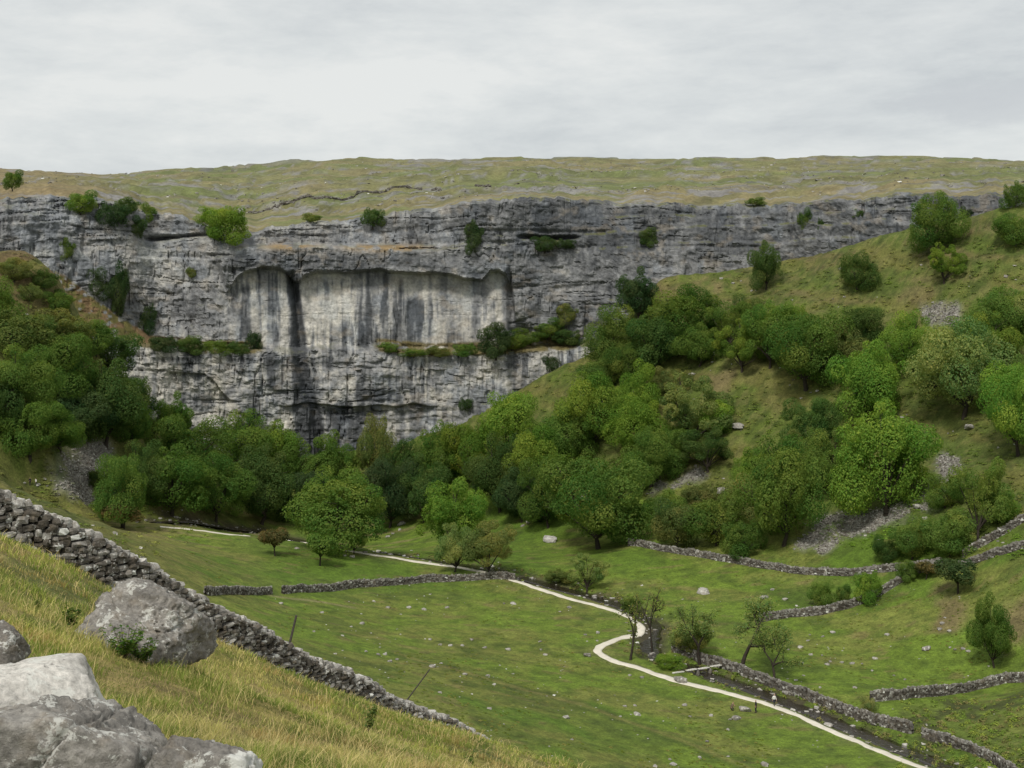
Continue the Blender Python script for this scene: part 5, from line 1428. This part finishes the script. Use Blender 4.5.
V = np.stack([np.stack([x - ux, d - uy, zb], -1), np.stack([x + ux, d + uy, zb], -1),
              np.stack([x + lx * .38 + ux * .8, d + ly * .38 + uy * .8, zb + h * .6], -1), np.stack([x + lx * .38 - ux * .8, d + ly * .38 - uy * .8, zb + h * .6], -1),
              np.stack([x + lx + ux * .25, d + ly + uy * .25, zb + h * (1 - .25 * ln_ / h)], -1), np.stack([x + lx - ux * .25, d + ly - uy * .25, zb + h * (1 - .25 * ln_ / h)], -1)], 1).reshape(-1, 3)
i0 = np.arange(n) * 6
Fq = np.concatenate([np.c_[i0, i0 + 1, i0 + 2, i0 + 3], np.c_[i0 + 3, i0 + 2, i0 + 4, i0 + 5]], 0)
cstraw, cyel, cgrn = col((0.52, 0.43, 0.18)), col((0.29, 0.315, 0.070)), col((0.14, 0.19, 0.036))
f1 = 0.55 * ss(0.47, 0.66, patch + 0.10 * (r_.random(n) - .5))
cc = cyel + (cstraw - cyel) * f1[:, None]
f2 = ss(0.44, 0.58, patch2 + 0.16 * (r_.random(n) - .5))
cc = cc + (cgrn - cc) * f2[:, None] * 0.85
rnd = r_.random(n)
f3 = ss(0.60, 0.70, fbm(x / 0.9, d / 1.4, 607, 3) + 0.06 * (r_.random(n) - .5))
cc = cc + (col((0.085, 0.125, 0.028)) - cc) * f3[:, None] * 0.9
f4 = ss(0.60, 0.72, fbm(x / 1.3, d / 1.6, 609, 3))
cc = cc + (col((0.34, 0.20, 0.09)) - cc) * f4[:, None] * 0.55
cc = np.where((rnd < 0.12)[:, None], cstraw, cc)
cc = np.where((rnd > 0.88)[:, None], cgrn * 1.1, cc)
cc = np.where(stalk[:, None], col((0.50, 0.41, 0.19)), cc)
cc = cc * (1.05 + 0.4 * (ss(0.38, 0.62, tuft) - .5))[:, None] * r_.uniform(.75, 1.3, n)[:, None]
tag(obj('grass', mesh_np('grass', V, Fq, False, np.repeat(cc, 6, 0)), M['blades']), 'long straw-tipped grass on the near hillside', 'grass', None, 'stuff')

# weeds that stand out of the grass
def weed(px, py, dg, hpx, label, seed, tone=(0.06, 0.095, 0.025), bushy=1.0):
    r_ = np.random.default_rng(seed)
    xx = (px - CX) / F * dg
    g = np.array([xx, dg, float(gz(xx, dg)) + CZ])
    hh = hpx * dg / F
    segs, pos, nr = [], [], []
    for s_ in range(int(7 * bushy)):
        a_, l_ = r_.uniform(0, 6.28), r_.uniform(.6, 1) * hh
        tip = np.array([math.cos(a_) * .3 * l_ * bushy, math.sin(a_) * .3 * l_ * bushy, l_])
        segs.append(((np.zeros(3), .006), (tip, .003)))
        for f_ in np.linspace(.25, 1, 9):
            for _ in range(3):
                aa = r_.uniform(0, 6.28)
                pos.append(tip * f_ + np.array([math.cos(aa), math.sin(aa), r_.uniform(-.2, .4)]) * 0.10 * hh)
                nr.append((math.cos(aa) * .4, math.sin(aa) * .4, 1))
    root = empty('weed', g, label, 'weed', 'weeds standing in the long grass')
    Vt, Ft = tube(segs, 4)
    obj('stem', mesh_np('stem', Vt, Ft), M['bark'], root)
    V, Fq = leaf_quads(np.array(pos), np.array(nr, float), 0.055 * hh + .012, r_)
    lv = obj('leaves', mesh_np('leaves', V, Fq, False, None, np.repeat(r_.uniform(.2, .8, len(pos)), 4)), M['leaves'], root)
    lv.color = (*tone, 1)
weed(125, 640, 20.6, 30, 'dark green nettle clump at the foot of the great boulder', 1, (0.10, 0.17, 0.035), 2.6)
weed(143, 645, 20.8, 24, 'smaller nettle clump right of the dark one at the boulder foot', 2, (0.10, 0.16, 0.035), 2.2)
weed(72, 622, 22.5, 26, 'leafy weed left of the great boulder', 3, (0.11, 0.16, 0.04), 1.2)
weed(368, 722, 34, 30, 'upright thistle in the middle of the near grass slope', 4, (0.14, 0.20, 0.06), 1.0)
weed(36, 590, 27, 18, 'weed in the grass below the left end of the near wall', 5, (0.12, 0.17, 0.04), 1.3)
weed(470, 752, 33, 18, 'green weed near the brow of the grass slope', 6, (0.14, 0.20, 0.05), 1.2)

# ------------------------------------------------------------------ posts leaning by the wall
def post(px0, py0, px1, py1, dg, label, rad):
    a, b = P(px0, py0, dg), P(px1, py1, dg + 0.1)
    root = empty('fence_post', a + np.array([0, 0, CZ]), label, 'post', 'leaning posts by the near wall')
    v = b - a
    e1, e2 = -0.6 * v, v
    Vt, Ft = tube([((e1, rad), (e2 * .5, rad * .92)), ((e2 * .5, rad * .92), (e2 * .97, rad * .85)), ((e2 * .97, rad * .85), (e2, rad * .4))], 7)
    obj('post_shaft', mesh_np('post_shaft', Vt, Ft), M['post'], root)
post(291.5, 636, 296.5, 615, 49.7, 'short dark post leaning over the coping of the near wall', 0.045)
post(413, 692, 430, 669, 57.0, 'thin pole leaning right near the lower end of the near wall', 0.03)

# ------------------------------------------------------------------ people
def skin_mesh(name, joints, edges, radii, root=0, sub=1):
    me = bpy.data.meshes.new(name)
    me.from_pydata([tuple(j) for j in joints], edges, [])
    o = bpy.data.objects.new(name, me)
    C.objects.link(o)
    md = o.modifiers.new('skin', 'SKIN')
    md.use_smooth_shade = True
    for i, r in enumerate(radii):
        rr = r if hasattr(r, '__len__') else (r, r)
        me.skin_vertices[0].data[i].radius = rr
        me.skin_vertices[0].data[i].use_root = (i == root)
    s = o.modifiers.new('sub', 'SUBSURF')
    s.levels = s.render_levels = sub
    dg = bpy.context.evaluated_depsgraph_get()
    new = bpy.data.meshes.new_from_object(o.evaluated_get(dg))
    bpy.data.objects.remove(o)
    new.name = name
    return new
def cloth(name, c): return mat_plain(name, c, 0.85, 0.12, 8)
def person(px, py, label, top, legs, pose='walk', face=0.0, height=1.74, haircol=None, long_sleeve=True):
    g = hit(px, py)
    pelvis = {'walk': 0.92, 'stand': 0.93, 'crouch': 0.42}[pose]
    J, E, Rr = [], [], []
    def add(p, r, par=None):
        J.append(np.array(p, float)); Rr.append(r)
        if par is not None: E.append((par, len(J) - 1))
        return len(J) - 1
    # x = sideways, y = forward
    lean = {'walk': 0.06, 'stand': 0.02, 'crouch': 0.32}[pose]
    pv = add((0, 0, pelvis), (0.16, 0.11))
    ab = add((0, lean * .3, pelvis + .16), (0.14, 0.10), pv)
    ch = add((0, lean * .7, pelvis + .36), (0.17, 0.115), ab)
    nb = add((0, lean, pelvis + .53), (0.075, 0.07), ch)
    nk = add((0, lean * 1.15, pelvis + .60), 0.052, nb)
    hd = add((0, lean * 1.25 + .015, pelvis + .69), (0.078, 0.092), nk)
    ht = add((0, lean * 1.3 + .005, pelvis + .79), (0.068, 0.08), hd)
    add((0, lean * 1.25 + .115, pelvis + .685), 0.014, hd)                  # nose
    for s in (-1, 1): add((s * .088, lean * 1.25, pelvis + .69), 0.014, hd)  # ears
    legsJ = {'walk': ((1, .22, .05), (-1, -.20, .0)), 'stand': ((1, .03, 0), (-1, -.02, 0)), 'crouch': ((1, .0, 0), (-1, .0, 0))}[pose]
    for s, fy, lift in legsJ:
        hip = add((s * .095, 0, pelvis - .05), 0.092, pv)
        if pose == 'crouch':
            kn = add((s * .16, .38, .50), 0.062, hip); an = add((s * .13, .16, .09), 0.042, kn)
            yy = .16
        else:
            kn = add((s * .10, fy * .55 + .05, .50), 0.062, hip); an = add((s * .10, fy, .09 + lift * .5), 0.042, kn)
            yy = fy
        heel = add((s * .10 if pose != 'crouch' else s * .13, yy - .03, .045), 0.042, an)
        add((s * .12 if pose != 'crouch' else s * .15, yy + .17, .035), 0.036, heel)
    for s in (-1, 1):
        sh = add((s * .185, lean * .95, pelvis + .48), 0.058, ch)
        if pose == 'crouch':
            el = add((s * .23, lean + .16, pelvis + .26), 0.043, sh); wr = add((s * .12, lean + .32, pelvis + .17), 0.03, el)
            dv = np.array([-s * .35, .8, -.45])
        else:
            sw = -s * (.20 if pose == 'walk' else .03)
            el = add((s * .24, lean * .7 - abs(sw) * .2 + sw * .4, pelvis + .20), 0.043, sh); wr = add((s * .22, lean * .6 + sw + .06, pelvis - .03), 0.03, el)
            dv = np.array([0, .25, -1.0])
        dv = dv / np.linalg.norm(dv)
        pal = add(J[wr] + dv * .07, (0.034, 0.018), wr)
        side = np.array([0, 1, .25]) if pose != 'crouch' else np.array([s, .3, .3])
        side = side / np.linalg.norm(side)
        for k_, (o_, l_) in enumerate(((-.030, .060), (-.010, .075), (.010, .080), (.030, .070))):
            b1 = add(J[pal] + side * o_ + dv * .035, 0.0095, pal)
            b2 = add(J[b1] + dv * l_ * .5 + np.array([-s * .008, .006, 0]), 0.009, b1)
            add(J[b2] + dv * l_ * .4 + np.array([-s * .016, .01, 0]), 0.008, b2)
        t1 = add(J[wr] + dv * .035 + side * .042, 0.011, wr)
        add(J[t1] + dv * .04 + side * .015, 0.0095, t1)
    J = np.array(J) * height / 1.72
    body = skin_mesh('body', J, E, [tuple(np.array(r) * height / 1.72) if hasattr(r, '__len__') else r * height / 1.72 for r in Rr])
    for p_ in body.polygons: p_.use_smooth = True
    body.materials.clear()
    body.materials.append(M['skin'])
    # clothes: cut from the same figure and set a little proud of it
    root = empty('person', (g[0], g[1], g[2] + CZ), label, 'person', 'hikers in the valley', face)
    b = obj('body', body, None, root)
    k_ = height / 1.72
    co = np.array([v.co[:] for v in body.vertices]); no = np.array([v.normal[:] for v in body.vertices])
    def garment(name, sel, m_, off):
        fs = [tuple(p_.vertices) for p_ in body.polygons if all(sel[v] for v in p_.vertices)]
        if not fs: return
        used = sorted({v for f in fs for v in f}); ix = {v: i for i, v in enumerate(used)}
        fs2 = [tuple(ix[v] for v in f) for f in fs]
        me = bpy.data.meshes.new(name)
        me.from_pydata([tuple(co[v] + no[v] * off) for v in used], [], fs2)
        for p_ in me.polygons: p_.use_smooth = True
        me.materials.append(m_)
        obj(name, me, None, root)
    zf = co[:, 2] / k_
    armish = np.abs(co[:, 0]) > 0.20 * k_
    if pose == 'crouch':
        legz = (co[:, 1] > 0.02) & (zf < .58) & (zf > .07) | (zf <= pelvis + .06) & (zf > .07)
        legz &= ~((co[:, 1] > .36) & (zf > .48))
        garment('trousers', legz & ~((np.abs(co[:, 0]) < .3) & (zf > pelvis + .10)), cloth('trouser_cloth', legs), .012)
        garment('jacket', (zf > pelvis + .02) & (zf < pelvis + .575) & ~((co[:, 1] > .33 * k_)), cloth('jacket_cloth', top), .018)
    else:
        hand = armish & (zf < pelvis - .02)
        garment('trousers', (zf > .10) & (zf < pelvis + .08) & ~armish, cloth('trouser_cloth', legs), .012)
        garment('jacket', (zf > pelvis + .02) & (zf < pelvis + .575) & ~hand, cloth('jacket_cloth', top), .018)
    garment('shoes', zf < .10, cloth('shoe_leather', (0.03, 0.026, 0.022)), .010)
    hy = np.array(J[hd])
    garment('hair', (zf > pelvis + .70) & ((co[:, 1] < hy[1] + .03) | (zf > pelvis + .79)), M['hair'], .014)
    return root
person(774, 706, 'walker in a white top and dark trousers on the pale path', (0.75, 0.74, 0.70), (0.03, 0.032, 0.04), 'walk', math.radians(-155), 2.02)
person(756, 713, 'hiker in dark clothes standing on the grass by the path', (0.025, 0.022, 0.025), (0.03, 0.03, 0.035), 'stand', math.radians(100), 2.12)
person(731, 711, 'hiker in brownish clothes crouching by the flat grey rock', (0.12, 0.085, 0.06), (0.045, 0.042, 0.04), 'crouch', math.radians(-60), 2.05)
person(30, 486, 'far hiker in black on the dry western slope', (0.02, 0.02, 0.022), (0.02, 0.02, 0.022), 'stand', math.radians(30), 1.95)
person(36, 486.5, 'far hiker in a white top beside the one in black', (0.72, 0.70, 0.66), (0.05, 0.05, 0.055), 'walk', math.radians(150), 1.85)
